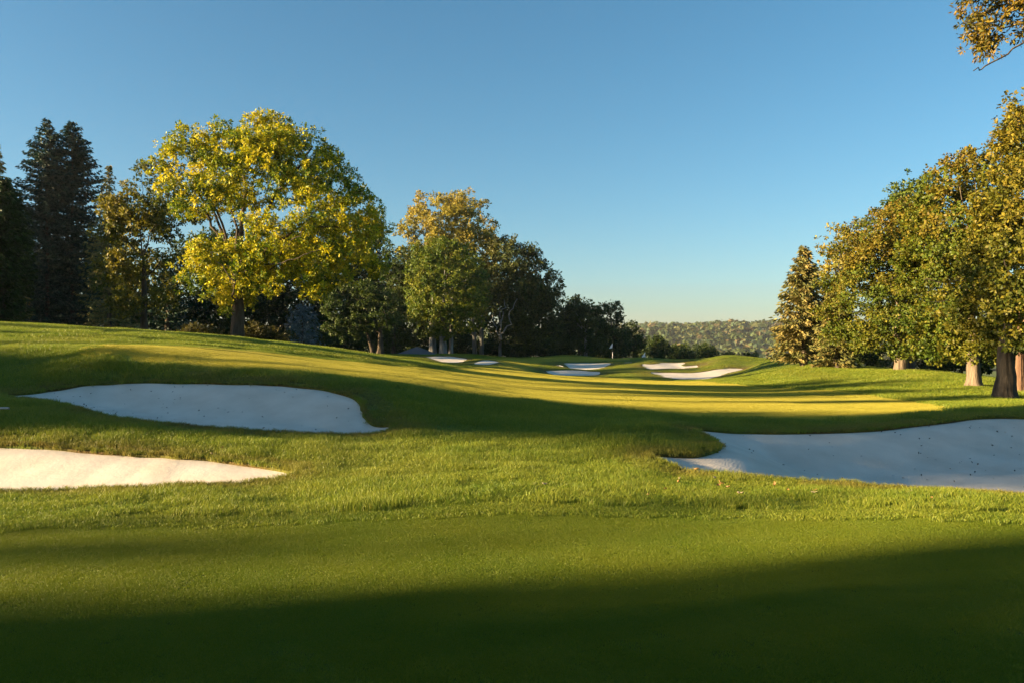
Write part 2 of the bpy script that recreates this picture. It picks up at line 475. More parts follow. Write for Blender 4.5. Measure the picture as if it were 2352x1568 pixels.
zone = np.zeros(GX.shape, int)          # 0 rough, 1 fairway, 2 green, 4 first cut, 10+ sand
near = (GY > 10) & (GY < 125) & (np.abs(GX) < 80)
fs = np.full(GX.shape, -99.0)
fs[near] = sdf(FAIR_XY, GX[near], GY[near])
zone[fs > 0] = 1
cutw = np.where(GX < -6, 1.0, 0.35) * np.clip(GY / 22, 0.8, 1.6)
zone[(fs <= 0) & (fs > -cutw) & (GX < 2) & (GY > 19.8 + 0.0 * GX) & (GY < 60)] = 4
ge_ = green_edge_y(GX)
zone[(GY < ge_) & (gr < 30)] = 2
zone[(GY >= ge_) & (GY < ge_ + 0.55) & (gr < 30)] = 4
bd = np.full(GX.shape, 99.0)            # distance to the nearest bunker edge from the grass
SINK = {}
for bi, (kname, b) in enumerate(BUNKERS.items()):
    xy = b['xy']
    lo, hi = xy.min(0) - 3, xy.max(0) + 3
    mk = (GX > lo[0]) & (GX < hi[0]) & (GY > lo[1]) & (GY < hi[1])
    s = np.where(EDGE[mk], 0, sdf(xy, GX[mk], GY[mk]))
    bd[mk] = np.minimum(bd[mk], -s)
    zz = zone[mk]; zz[s > 0] = 10 + bi; zone[mk] = zz
    lip = 0.04 if lo[1] < 30 else 0.03
    b['lip'] = lip
    dz = np.where(s >= 0, lip + b['depth'] * smoothstep(s / b['w']), 0)
    mk2 = mk.copy(); mk2[mk] = s > 0
    g = GZ[mk]; g -= dz * (s > 0)
    GZ[mk] = g
    b['id'] = 10 + bi
bd = np.where(bd < 0, 0, bd)
DRY = np.clip(1 - bd / np.clip(GY * 0.07, 0.6, 3), 0, 1) ** 1.2 * np.clip(0.65 + 0.7 * vnoise(GX * 1.7, GY * 1.7, 5), 0, 1)
DRY = np.maximum(DRY, 0.35 * np.clip(vnoise(GX * 0.35, GY * 0.35, 6) - 0.35, 0, 1))


def bil(arr, x, y):
    """value of a ground array at any place"""
    a = np.degrees(np.arctan2(x, y)); a = np.where(a < -36, a + 360, a)
    azd = np.degrees(AZ)
    r = np.clip(np.hypot(x, y), R[0], R[-2])
    i = np.clip(np.searchsorted(R, r) - 1, 0, len(R) - 2)
    j = np.clip(np.searchsorted(azd, a) - 1, 0, len(AZ) - 1)
    j2 = (j + 1) % len(AZ)
    da = np.where(j2 == 0, 324.0, azd[j2]) - azd[j]
    fr = (r - R[i]) / (R[i + 1] - R[i]); fa = np.clip((a - azd[j]) / da, 0, 1)
    return (arr[i, j] * (1 - fa) + arr[i, j2] * fa) * (1 - fr) + (arr[i + 1, j] * (1 - fa) + arr[i + 1, j2] * fa) * fr


def ground_z(x, y):
    return float(bil(BASEZ, np.array([x], float), np.array([y], float))[0])


nr, na = GX.shape
I, J = np.meshgrid(np.arange(nr - 1), np.arange(na), indexing='ij')
J2 = (J + 1) % na
quads = np.stack([I * na + J, I * na + J2, (I + 1) * na + J2, (I + 1) * na + J], -1).reshape(-1, 4)[:, ::-1]
zone[EDGE] = -1                       # points on a lip belong to both sides
ed_ = EDGE.ravel()[quads]
flip = ed_[:, 1] & ed_[:, 3] & ~(ed_[:, 0] & ed_[:, 2])
tri = np.where(flip[:, None], quads[:, [1, 2, 3, 1, 3, 0]], quads[:, [0, 1, 2, 0, 2, 3]]).reshape(-1, 3)
quads = tri
fz = np.stack([zone.ravel()[quads[:, k]] for k in range(3)], 1)
nn = np.where(fz < 0, 99, fz)
fmin = nn.min(1); fmax = fz.max(1)
# a face is sand only where every corner is sand or lip
fzone = np.where((fmin >= 10) & (fmin < 99), fmin, np.where(fmin == 99, 0, np.where(fmax >= 10, np.where(fmin < 10, fmin, 0), np.sort(fz, 1)[:, 1])))
fzone = np.where(fzone < 0, 0, fzone)
V3 = np.stack([GX.ravel(), GY.ravel(), GZ.ravel()], 1)


def edge_keys(q):
    e = np.concatenate([q[:, [k, (k + 1) % 3]] for k in range(3)])
    return e, e.min(1).astype(np.int64) * 10000000 + e.max(1)


def zone_object(name, sel, mat, dry=False, lip=0.0, lips=False):
    q = quads[sel]
    used, inv = np.unique(q.ravel(), return_inverse=True)
    v = V3[used].copy()
    if lip: v[EDGE.ravel()[used], 2] -= lip
    if lips:                            # the cut turf edge standing over the sand
        qs = quads[fzone >= 10]
        e1, k1 = edge_keys(q); e2, k2 = edge_keys(qs)
        e = e1[np.isin(k1, k2)]
        drop = np.array([0, 0, 0.09])
        a = V3[e[:, 0]]; b_ = V3[e[:, 1]]
        sk = np.stack([b_, a, a - drop, b_, a - drop, b_ - drop], 1).reshape(-1, 3)
        inv = np.concatenate([inv, len(v) + np.arange(len(sk))])
        v = np.concatenate([v, sk]); used = np.concatenate([used, np.repeat(e[:, :1], 6, 1).ravel()])
    me = mesh_np(name, v, inv, 3, mat)
    if dry:
        a = me.attributes.new('dry', 'FLOAT', 'POINT')
        a.data.foreach_set('value', DRY.ravel()[used].astype(np.float32))
    return tag(link(name, me), kind='structure')


zone_object('ground', fzone == 0, M_ROUGH_G, True, lips=True)['label'] = 'rough grass ground of the golf course'
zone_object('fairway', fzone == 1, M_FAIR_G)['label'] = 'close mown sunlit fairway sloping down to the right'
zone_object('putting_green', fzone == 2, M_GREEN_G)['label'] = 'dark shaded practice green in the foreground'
zone_object('first_cut', fzone == 4, M_CUT_G)['label'] = 'strip of semi rough bordering fairway and green'
BL = {'A': 'sunlit near bunker cut off by the left edge', 'B': 'large shaded bunker under the left fairway bank', 'D': 'large shaded bunker cut off by the right edge',
      'E': 'far bunker below the flag, upper of a pair', 'F': 'far thin bunker, lower of a pair below the flag', 'G': 'far bunker on the mound, half in shade, upper of two',
      'H': 'far long bunker on the mound, lower of two', 'I': 'far bunker in front of the hip roofed shelter', 'J': 'smallest far bunker, between shelter and green'}
for kname, b in BUNKERS.items():
    o = zone_object('sand_bunker', fzone == b['id'], M_SAND, lip=b['lip'])
    o['label'] = BL[kname]
# the ground right under the camera
th = np.linspace(0, 2 * np.pi, 48, endpoint=False)
vv = np.concatenate([[[0, 0, 0.0]], np.stack([0.62 * np.sin(th), 0.62 * np.cos(th), 0 * th - 0.004], 1)])
ff = np.array([[0, 1 + (k + 1) % 48, 1 + k] for k in range(48)])
tag(link('putting_green', mesh_np('putting_green', vv, ff, 3, M_GREEN_G)), kind='structure')


# ------------------------------------------------------------------ grass
def make_patch(size, nb, h, w, lean, seed, segs=2):
    r = np.random.default_rng(seed)
    x = (r.random(nb) - 0.5) * size; y = (r.random(nb) - 0.5) * size
    hh = h * (0.55 + 0.75 * r.random(nb))
    az = r.random(nb) * 2 * np.pi
    la = r.random(nb) * 2 * np.pi
    ln = lean * hh * (0.2 + r.random(nb))
    wx_, wy_ = np.cos(az) * w / 2, np.sin(az) * w / 2
    lx, ly = np.cos(la) * ln + 0.25 * lean * h, np.sin(la) * ln
    z0 = np.full(nb, -0.01)
    b0 = np.stack([x - wx_, y - wy_, z0], 1); b1 = np.stack([x + wx_, y + wy_, z0], 1)
    m0 = np.stack([x - wx_ * .8 + lx * .35, y - wy_ * .8 + ly * .35, hh * .6], 1)
    m1 = np.stack([x + wx_ * .8 + lx * .35, y + wy_ * .8 + ly * .35, hh * .6], 1)
    t = np.stack([x + lx, y + ly, hh], 1)
    v = np.stack([b0, b1, m1, m0, t], 1).reshape(-1, 3)
    o = np.arange(nb)[:, None] * 5
    tri = np.concatenate([o + [0, 1, 2], o + [0, 2, 3], o + [3, 2, 4]], 1).reshape(-1, 3)
    rn = np.repeat(r.random(nb), 5)
    return v, tri, rn


def scatter_grass(name, label, pts, yaw, scl, dry, patches, mat):
    """instanced tufts: the mesh holds a few tufts of blades and one point for each place"""
    vs, ts, rs, part = [], [], [], []
    off = 0
    for k, (v, t, r_) in enumerate(patches):
        vs.append(v); ts.append(t + off); rs.append(r_); part.append(np.full(len(v), k + 1)); off += len(v)
    N_ = len(pts)
    z = bil(BASEZ, pts[:, 0], pts[:, 1])
    e = np.clip(0.006 * np.hypot(pts[:, 0], pts[:, 1]), 0.06, 1)
    nx = -(bil(BASEZ, pts[:, 0] + e, pts[:, 1]) - bil(BASEZ, pts[:, 0] - e, pts[:, 1])) / (2 * e)
    ny = -(bil(BASEZ, pts[:, 0], pts[:, 1] + e) - bil(BASEZ, pts[:, 0], pts[:, 1] - e)) / (2 * e)
    nz = np.stack([nx, ny, np.ones(N_)], 1); nz /= np.linalg.norm(nz, axis=1)[:, None]
    ax = np.stack([np.cos(yaw), np.sin(yaw), 0 * yaw], 1)
    tx = ax - (ax * nz).sum(1)[:, None] * nz; tx /= np.linalg.norm(tx, axis=1)[:, None]
    ty = np.cross(nz, tx)
    ey = -np.arcsin(np.clip(tx[:, 2], -1, 1)); ex = np.arctan2(ty[:, 2], nz[:, 2]); ez = np.arctan2(tx[:, 1], tx[:, 0])
    rot = np.stack([ex, ey, ez], 1)
    allv = np.concatenate(vs + [np.column_stack([pts, z])])
    me = mesh_np(name, allv, np.concatenate(ts), 3, mat)

    def attr(nm, typ, prop, data):
        a = me.attributes.new(nm, typ, 'POINT'); a.data.foreach_set(prop, np.ascontiguousarray(data).ravel())
    n0 = off
    attr('rnd', 'FLOAT', 'value', np.concatenate(rs + [np.zeros(N_)]).astype(np.float32))
    attr('part', 'INT', 'value', np.concatenate(part + [np.zeros(N_)]).astype(np.int32))
    full = lambda a, d: np.concatenate([np.zeros((n0, d)), a.reshape(N_, d)]).astype(np.float32)
    attr('rot', 'FLOAT_VECTOR', 'vector', full(rot, 3))
    attr('scl', 'FLOAT_VECTOR', 'vector', full(scl, 3))
    attr('dry', 'FLOAT', 'value', full(dry, 1))
    attr('pick', 'INT', 'value', np.concatenate([np.zeros(n0), rng.integers(0, len(patches), N_)]).astype(np.int32))
    o = link(name, me)
    tag(o, label, None, None, 'stuff')
    ng = bpy.data.node_groups.new(name, 'GeometryNodeTree')
    ng.interface.new_socket('Geometry', in_out='INPUT', socket_type='NodeSocketGeometry')
    ng.interface.new_socket('Geometry', in_out='OUTPUT', socket_type='NodeSocketGeometry')
    Nn, Ll = ng.nodes, ng.links
    gi = Nn.new('NodeGroupInput'); go = Nn.new('NodeGroupOutput')

    def named(nm, typ):
        a = Nn.new('GeometryNodeInputNamedAttribute'); a.data_type = typ; a.inputs['Name'].default_value = nm
        return a.outputs['Attribute']
    pa = named('part', 'INT')

    def sep(k):
        c = Nn.new('FunctionNodeCompare'); c.data_type = 'INT'; c.operation = 'EQUAL'
        ins = [s for s in c.inputs if s.type == 'INT']
        Ll.new(pa, ins[0]); ins[1].default_value = k
        s = Nn.new('GeometryNodeSeparateGeometry'); s.domain = 'POINT'
        Ll.new(gi.outputs[0], s.inputs[0]); Ll.new(c.outputs[0], s.inputs[1])
        return s.outputs[0]
    jn = Nn.new('GeometryNodeJoinGeometry')
    for k in range(len(patches)):
        g2 = Nn.new('GeometryNodeGeometryToInstance')
        Ll.new(sep(k + 1), g2.inputs[0]); Ll.new(g2.outputs[0], jn.inputs[0])
    ip = Nn.new('GeometryNodeInstanceOnPoints')
    Ll.new(sep(0), ip.inputs['Points']); Ll.new(jn.outputs[0], ip.inputs['Instance'])
    ip.inputs['Pick Instance'].default_value = True
    Ll.new(named('pick', 'INT'), ip.inputs['Instance Index'])
    Ll.new(named('rot', 'FLOAT_VECTOR'), ip.inputs['Rotation'])
    Ll.new(named('scl', 'FLOAT_VECTOR'), ip.inputs['Scale'])
    Ll.new(ip.outputs[0], go.inputs[0])
    md = o.modifiers.new('scatter', 'NODES'); md.node_group = ng
    return o


def sector_points(r0, r1, per_m2, azmax=36.5):
    """random places in a fan ahead of the camera"""
    st = 1 / math.sqrt(per_m2)
    xm = r1 * math.sin(math.radians(azmax))
    gx, gy = np.meshgrid(np.arange(-xm, xm, st), np.arange(r0 * 0.75, r1, st))
    p = np.stack([gx.ravel(), gy.ravel()], 1) + (rng.random((gx.size, 2)) - 0.5) * st * 0.75
    r = np.hypot(p[:, 0], p[:, 1]); a = np.degrees(np.arctan2(p[:, 0], p[:, 1]))
    return p[(r >= r0) & (r < r1) & (np.abs(a) < azmax)]


zf = zone.astype(float)


def zone_at(p):
    a = np.degrees(np.arctan2(p[:, 0], p[:, 1])); azd = az_fine
    r = np.hypot(p[:, 0], p[:, 1])
    i = np.clip(np.searchsorted(R, r), 0, len(R) - 1); j = np.clip(np.searchsorted(azd, a), 0, len(azd) - 1)
    return zone[i, j]


def edge_ok(p, size):
    """patch centre far enough from sand that blades overhang it only a little"""
    return bil(bd, p[:, 0], p[:, 1]) > size * 0.30


def grass_layer(name, label, zones, rings, size, patches, mat, hvar, yaw0=None):
    P_, S_, D_ = [], [], []
    for (r0, r1, dens, sc) in rings:
        p = sector_points(r0, r1, dens)
        z = zone_at(p)
        p = p[np.isin(z, zones) & edge_ok(p, size * sc)]
        hn = 1 + hvar * (0.7 * vnoise(p[:, 0] * 2.2, p[:, 1] * 2.2, 11) + 0.5 * vnoise(p[:, 0] * 0.7, p[:, 1] * 0.7, 12))
        d = np.clip(bil(DRY, p[:, 0], p[:, 1]) * 0.8, 0, 0.85)
        hs_ = np.clip(hn, 0.35, 2) * (1 - 0.35 * d)
        P_.append(p); D_.append(d)
        S_.append(np.stack([np.full(len(p), sc), np.full(len(p), sc), hs_ * (sc ** 0.35 if r0 < 60 else 0.8)], 1))
    P_ = np.concatenate(P_); S_ = np.concatenate(S_); D_ = np.concatenate(D_)
    yaw = rng.random(len(P_)) * 2 * np.pi
    return scatter_grass(name, label, P_, yaw, S_, D_, patches, mat)


rough_p = [make_patch(0.34, 340, 0.062, 0.0055, 0.75, 30 + k) for k in range(4)]
grass_layer('rough_grass', 'long rough grass on the banks between the bunkers', [0], [(7, 12, 24, 1.0), (12, 19, 18, 1.15), (19, 30, 9, 1.6), (30, 60, 3.0, 2.6), (60, 112, 1.0, 4.5)], 0.34, rough_p, M_ROUGH, 0.75)
fr_p = [make_patch(0.12, 46, 0.055, 0.005, 1.1, 35 + k) for k in range(4)]
fpts = []
for b in BUNKERS.values():
    if b['img'][:, 2].min() > 30: continue
    xy = b['xy']; nx_ = np.roll(xy, -1, 0)
    for p_, q_ in zip(xy, nx_):
        L_ = np.hypot(*(q_ - p_)); n_ = max(1, int(L_ / 0.035))
        t_ = (np.arange(n_) + rng.random(n_))[:, None] / n_
        pp_ = p_ + (q_ - p_) * t_
        ang_ = np.abs(np.degrees(np.arctan2(pp_[:, 0], pp_[:, 1])))
        ok_ = (ang_ < 36) & (pp_[:, 1] > 1)
        out_ = np.array([q_[1] - p_[1], -(q_[0] - p_[0])]) / (L_ + 1e-9)
        mid_ = (p_ + q_) / 2 + out_ * 0.02
        if sdf(xy, mid_[:1], mid_[1:])[0] > 0: out_ = -out_
        fpts.append((pp_ + out_ * (0.015 + 0.09 * rng.random((n_, 1))))[ok_])
fpts = np.concatenate(fpts)
fh = 0.75 + 0.5 * rng.random(len(fpts)) + 0.3 * vnoise(fpts[:, 0] * 3, fpts[:, 1] * 3, 15)
scatter_grass('fringe_grass', 'ragged dry grass fringe along the bunker lips', fpts, rng.random(len(fpts)) * 6.28,
              np.stack([np.full(len(fpts), 1.0), np.full(len(fpts), 1.0), np.clip(fh, 0.4, 1.6)], 1),
              np.clip(0.35 + 0.5 * vnoise(fpts[:, 0] * 1.7, fpts[:, 1] * 1.7, 16), 0.05, 0.9), fr_p, M_ROUGH)
cut_p = [make_patch(0.34, 700, 0.03, 0.0045, 0.7, 40 + k) for k in range(3)]
grass_layer('first_cut_grass', 'semi rough grass in a strip along green and fairway', [4], [(6.5, 14, 28, 1.0), (14, 40, 11, 1.5)], 0.34, cut_p, M_ROUGH, 0.25)
fair_p = [make_patch(0.6, 1100, 0.017, 0.006, 0.6, 50 + k) for k in range(3)]
grass_layer('fairway_grass', 'short mown fairway grass', [1], [(17, 30, 8, 1.0), (30, 60, 2.8, 1.7), (60, 112, 0.9, 3.2)], 0.6, fair_p, M_FAIR, 0.12)
green_p = [make_patch(0.3, 3000, 0.009, 0.003, 0.7, 60 + k) for k in range(3)]
grass_layer('green_grass', 'very short grass of the practice green in the foreground', [2], [(3.0, 9.5, 36, 1.0)], 0.3, green_p, M_GREEN, 0.25)


# ------------------------------------------------------------------ wood
def tube(path, rad, sides=8):
    path = np.asarray(path, float); rad = np.asarray(rad, float)
    vs, fs_ = [], []
    for i in range(len(path)):
        d = path[min(i + 1, len(path) - 1)] - path[max(i - 1, 0)]
        d /= np.linalg.norm(d) + 1e-9
        up = np.array([0, 1.0, 0]) if abs(d[1]) < 0.9 else np.array([1.0, 0, 0])
        a = np.cross(d, up); a /= np.linalg.norm(a); b = np.cross(d, a)
        th_ = np.linspace(0, 2 * np.pi, sides, endpoint=False)
        vs.append(path[i] + rad[i] * (np.cos(th_)[:, None] * a + np.sin(th_)[:, None] * b))
    for i in range(len(path) - 1):
        for k in range(sides):
            fs_.append([i * sides + k, i * sides + (k + 1) % sides, (i + 1) * sides + (k + 1) % sides, (i + 1) * sides + k])
    return np.concatenate(vs), np.array(fs_)


def wob_path(p0, p1, n, amp, r, sag=0.0):
    t = np.linspace(0, 1, n)[:, None]
    p = np.asarray(p0, float) * (1 - t) + np.asarray(p1, float) * t
    p[1:-1] += r.normal(0, amp, (n - 2, 3))
    p[:, 2] += sag * 4 * (t * (1 - t))[:, 0]
    return p


def trunk_mesh(name, path, radii, mat, sides=12, flare=0.0, seed=0):
    if flare > 0.2: sides = 30
    v, f = tube(path, radii, sides)
    if flare > 0.2:
        r = np.random.default_rng(seed + 9)
        rid = 1 + 0.05 * r.normal(0, 1, sides)
        for i in range(len(path)):
            k_ = i * sides
            v[k_:k_ + sides] = path[i] + (v[k_:k_ + sides] - path[i]) * (rid * (1 + 0.02 * r.normal(0, 1, sides)))[:, None]
    if flare:
        r = np.random.default_rng(seed)
        ph = r.random() * 6
        c = path[0]
        d = v - c
        h = np.clip(d[:, 2] / (radii[0] * 3.2), 0, 1)
        ang = np.arctan2(d[:, 1], d[:, 0])
        k = 1 + flare * (1 - h) ** 2.4 * (1 + 0.4 * np.sin(ang * 4 + ph) + 0.25 * np.sin(ang * 7 + 2 * ph))
        v[:, 0] = c[0] + d[:, 0] * k; v[:, 1] = c[1] + d[:, 1] * k
    return mesh_np(name, v, f, 4, mat)


# ------------------------------------------------------------------ leaves
def leaf_quads(c, nrm, L, Wd, r, droop=0.25, along=None):
    """rhombic leaves at centres c facing nrm"""
    m = len(c)
    nrm = nrm / (np.linalg.norm(nrm, axis=1)[:, None] + 1e-9)
    t = r.normal(0, 1, (m, 3)); t[:, 2] -= droop
    if along is not None: t = along * 1.6 + t * 0.35
    a = t - (t * nrm).sum(1)[:, None] * nrm
    a /= np.linalg.norm(a, axis=1)[:, None] + 1e-9
    b = np.cross(nrm, a)
    L = (L * (0.7 + 0.6 * r.random(m)))[:, None]; Wd = L * Wd
    v = np.stack([c - a * L / 2, c + b * Wd / 2 + a * L * 0.06, c + a * L / 2, c - b * Wd / 2 + a * L * 0.06], 1)
    return v.reshape(-1, 3)


def crown_leaves(out, r, depth=0.9, rc=0.8, leaf=0.16, cover=4.0, wr=0.6, holes=(), squash=0.75, shell=0.7, fill=1.0, per=14, spray=None, droop=0.3):
    """leaves gathered in clumps through a rounded volume whose outline (x, z) is given; returns quads, clump index, clump random"""
    out = np.asarray(out, float)
    leaf = leaf * 1.22; cover = cover * 1.85; rc = rc * 1.1; spray = spray or leaf * 1.3
    area = 0.5 * abs(np.dot(out[:, 0], np.roll(out[:, 1], 1)) - np.dot(out[:, 1], np.roll(out[:, 0], 1)))
    lo, hi = out.min(0), out.max(0)
    gx, gz = np.meshgrid(np.linspace(lo[0], hi[0], 40), np.linspace(lo[1], hi[1], 40))
    Rm = max(0.3, sdf(out, gx, gz).max())
    nc = int(max(14, fill * area / (rc * rc) * 1.5))
    m = nc * 8
    x = lo[0] + (hi[0] - lo[0]) * r.random(m); z = lo[1] + (hi[1] - lo[1]) * r.random(m)
    s = sdf(out, x, z)
    keep = s > rc * 0.45
    for (hx, hz, hr) in holes:
        keep &= (x - hx) ** 2 + (z - hz) ** 2 > (hr + rc * 0.35) ** 2
    x, z, s = x[keep][:nc], z[keep][:nc], s[keep][:nc]
    nc = len(x)
    T = depth * np.sqrt(np.maximum(0.0, Rm * Rm - (Rm - s) ** 2))
    wv = np.where(r.random(nc) < shell, np.sign(r.random(nc) - 0.5) * (1 - 0.25 * r.random(nc)), 2 * r.random(nc) - 1)
    cc = np.stack([x, wv * T, z], 1)
    rad = rc * (0.6 + 0.8 * r.random(nc))
    rad = np.minimum(rad, np.maximum(s * 1.2, rc * 0.35))
    N_ = int(cover * area / (leaf * leaf * wr * 0.5))
    # every clump is made of small sprays, the leaves radiate from the twig end
    ns = max(nc, int(N_ / per))
    si = r.choice(nc, ns, p=rad ** 2 / (rad ** 2).sum())
    d = r.normal(0, 1, (ns, 3)); d /= np.linalg.norm(d, axis=1)[:, None]
    q = (0.25 + 0.75 * r.random(ns) ** 0.6)[:, None] * rad[si][:, None]
    off = d * q; off[:, 2] *= squash
    sc = cc[si] + off
    li = r.integers(0, ns, N_)
    e = r.normal(0, 1, (N_, 3)) + 0.8 * d[li] + [0, 0, -droop]
    e /= np.linalg.norm(e, axis=1)[:, None]
    c = sc[li] + e * (spray * (0.35 + 0.75 * r.random(N_)))[:, None]
    idx = si[li]
    ctr = np.array([out[:, 0].mean(), 0, out[:, 1].mean()])
    oc = cc[idx] - ctr; oc /= np.linalg.norm(oc, axis=1)[:, None] + 1e-6
    nrm = 0.6 * d[li] + 0.4 * oc + 0.6 * r.normal(0, 1, (N_, 3)) + [0, 0, 0.25]
    nrm -= 0.8 * (nrm * e).sum(1)[:, None] * e
    v = leaf_quads(c, nrm, np.full(N_, leaf), wr, r, along=e)
    return v, idx, r.random(nc), c


def tint(r, idx, crand, cols, jit=0.25, c=None, grad=None):
    """leaf colours: each clump leans to one of the kinds of leaf on the tree"""
    cols = np.asarray(cols, float)
    k = np.clip(crand[idx] + r.normal(0, 0.28, len(idx)), 0, 0.999)
    if grad is not None: k = np.clip(k * 0.6 + grad * 0.4, 0, 0.999)
    f = k * (len(cols) - 1); i = f.astype(int); f = (f - i)[:, None]
    col = cols[i] * (1 - f) + cols[np.minimum(i + 1, len(cols) - 1)] * f
    return np.clip(col * (1 + jit * r.normal(0, 1, (len(idx), 1))), 0.004, 0.9)


def quad_faces(nv):
    return np.arange(nv).reshape(-1, 4)


def leafy_tree(name, label, ub, d, outline, cols, seed, cat='tree', group=None, trunk_r=0.3, bark=None, limbs=5, holes=(), flare=0.5, local=False, base=None, rot=0.0,
               trunk_top=None, trunk_lean=0.0, trunk=True, trunks=None, lean_limbs=None, jit=0.25, zgrad=None, **kw):
    """outline in picture columns and rows at distance d (or in metres round the base when local)"""
    r = np.random.default_rng(seed)
    bark = bark or M_BARK
    if base is None:
        bx = (ub - UC) / F * d
        base = np.array([bx, d, ground_z(bx, d)])
    root = empty(name, base)
    tag(root, label, cat, group)
    if local:
        out = np.array(outline, float)
        hl = holes
    else:
        out = np.array([[(u - UC) / F * d - base[0], HC - (v - VH) / F * d - base[2]] for u, v in outline])
        hl = [((u - UC) / F * d - base[0], HC - (v - VH) / F * d - base[2], rr / F * d) for u, v, rr in holes]
    v, idx, cr, c = crown_leaves(out, r, holes=hl, **kw)
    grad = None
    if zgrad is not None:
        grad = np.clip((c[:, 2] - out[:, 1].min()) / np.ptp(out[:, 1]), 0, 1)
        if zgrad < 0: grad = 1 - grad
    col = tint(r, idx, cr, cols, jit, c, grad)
    me = mesh_np('crown', v, quad_faces(len(v)), 4, M_LEAF, col)
    link('crown', me, root)
    zt = out[:, 1].max(); zb = out[:, 1].min()
    cx = 0.5 * (out[:, 0].min() + out[:, 0].max())
    if trunk:
        ttop = trunk_top if trunk_top is not None else zb + 0.45 * (zt - zb)
        for ti, (ox, oy, tl, rr) in enumerate(trunks or [(0, 0, trunk_lean, trunk_r)]):
            p = wob_path((ox, oy, -0.25), (ox + tl, oy, ttop), 7, 0.035 * rr / 0.3, r)
            p[0, :2] = (ox, oy)
            q_ = np.concatenate([[0, 0.07, 0.14, 0.22, 0.32, 0.45, 0.65], np.arange(1, 6.01, 0.5)])
            p = np.stack([np.interp(q_, np.arange(7), p[:, k_]) for k_ in range(3)], 1)
            link('trunk', trunk_mesh('trunk', p, rr * np.interp(q_, np.arange(7), [1.05, 0.95, 0.86, 0.74, 0.58, 0.36, 0.08]), bark, 12, flare, seed), root)
        for k in range(limbs):
            for _ in range(30):
                ex = out[:, 0].min() + r.random() * np.ptp(out[:, 0]); ez = zb + (0.35 + 0.6 * r.random()) * (zt - zb)
                if sdf(out, np.array([ex]), np.array([ez]))[0] > 0.3: break
            z0 = min(ttop * (0.55 + 0.4 * r.random()), ez - 0.3)
            f = (z0 + 0.25) / (ttop + 0.25)
            st = np.array([trunk_lean * f, 0, z0])
            pth = wob_path(st, (ex, (r.random() - 0.5) * 0.9 * np.ptp(out[:, 0]) * 0.5, ez), 6, 0.12, r, 0.25)
            link('limb', trunk_mesh('limb', pth, trunk_r * np.array([0.30, 0.24, 0.18, 0.13, 0.08, 0.04]), bark, 6), root)
    if lean_limbs:
        for (pts, r0) in lean_limbs:
            pp = np.array([P(u, v_, d + dd) - base for u, v_, dd in pts])
            t4 = np.linspace(0, len(pp) - 1, 4 * len(pp) - 3)
            pp = np.stack([np.interp(t4, np.arange(len(pp)), pp[:, q_]) for q_ in range(3)], 1)
            pp[1:] += r.normal(0, 0.0014 * d, (len(pp) - 1, 3))
            link('limb', trunk_mesh('limb', pp, np.linspace(r0, r0 * 0.3, len(pp)) * 0.65, bark, 6), root)
    root.rotation_euler[2] = rot
    return root


# ------------------------------------------------------------------ conifers
def conifer(name, label, ub, d, vtop, prof, cols, seed, group=None, dens=1.0, droop=0.5, bark=None, base=None, trunk_r=0.28, needle=0.34, cat='tree', low=0.06, step=0.42, nbr=8, top=None):
    """prof: list of (fraction of the height, radius in metres)"""
    r = np.random.default_rng(seed)
    if base is None:
        bx = (ub - UC) / F * d
        base = np.array([bx, d, ground_z(bx, d)])
    H = top if top is not None else HC - (vtop - VH) / F * d - base[2]
    root = empty(name, base); tag(root, label, cat, group)
    pf = np.array(prof)
    V, idx, cr = [], [], []
    nb = 0
    z = H * low
    while z < H * 0.985:
        t = z / H
        Rz = np.interp(t, pf[:, 0], pf[:, 1])
        k = max(4, int(nbr * (0.5 + 0.5 * min(1, Rz / 2))))
        for q in range(k):
            a = r.random() * 2 * np.pi
            L = Rz * (0.62 + 0.5 * r.random())
            ns = max(2, int(L / (0.20 / dens)))
            s = (np.arange(ns) + r.random(ns)) / ns
            s = s ** 0.8
            dr = -droop * L * (0.55 * s - 0.42 * s * s * s) * (1 - 0.75 * t) + 0.35 * t * L * s
            px = np.cos(a) * L * s; py = np.sin(a) * L * s; pz = z + dr + r.normal(0, 0.05, ns)
            for side in (-1, 0, 1, 2):
                m = ns
                off = side * (0.16 + 0.10 * r.random(m)) * (1 - 0.4 * s) if side != 2 else 0 * s
                c = np.stack([px - np.sin(a) * off, py + np.cos(a) * off, pz - 0.06 * abs(side)], 1) + r.normal(0, 0.05, (m, 3))
                dirv = np.stack([np.cos(a) + side * 0.6 * -np.sin(a) + 0 * s, np.sin(a) + side * 0.6 * np.cos(a) + 0 * s, -0.25 - (0.9 if side == 2 else 0.15) * np.ones(m)], 1) + r.normal(0, 0.25, (m, 3))
                dirv /= np.linalg.norm(dirv, axis=1)[:, None]
                u2 = np.cross(dirv, r.normal(0, 1, (m, 3))); u2 /= np.linalg.norm(u2, axis=1)[:, None] + 1e-9
                Ln = needle * (0.7 + 0.6 * r.random(m))[:, None]; Wn = Ln * 0.36
                V.append(np.stack([c - dirv * Ln * .4, c + u2 * Wn / 2, c + dirv * Ln * .6, c - u2 * Wn / 2], 1).reshape(-1, 3))
                idx.append(np.full(m, nb))
            cr.append(r.random()); nb += 1
        z += step * (0.75 + 0.5 * r.random()) * (1 - 0.45 * t)
    V = np.concatenate(V); idx = np.concatenate(idx); cr = np.array(cr)
    col = tint(r, idx, cr, cols, 0.22)
    link('crown', mesh_np('crown', V, quad_faces(len(V)), 4, M_NEEDLE, col), root)
    p = wob_path((0, 0, -0.2), (0, 0, H * 0.97), 8, 0.03, r)
    link('trunk', trunk_mesh('trunk', p, trunk_r * np.linspace(1, 0.08, 8), bark or M_BARK, 8), root)
    return root


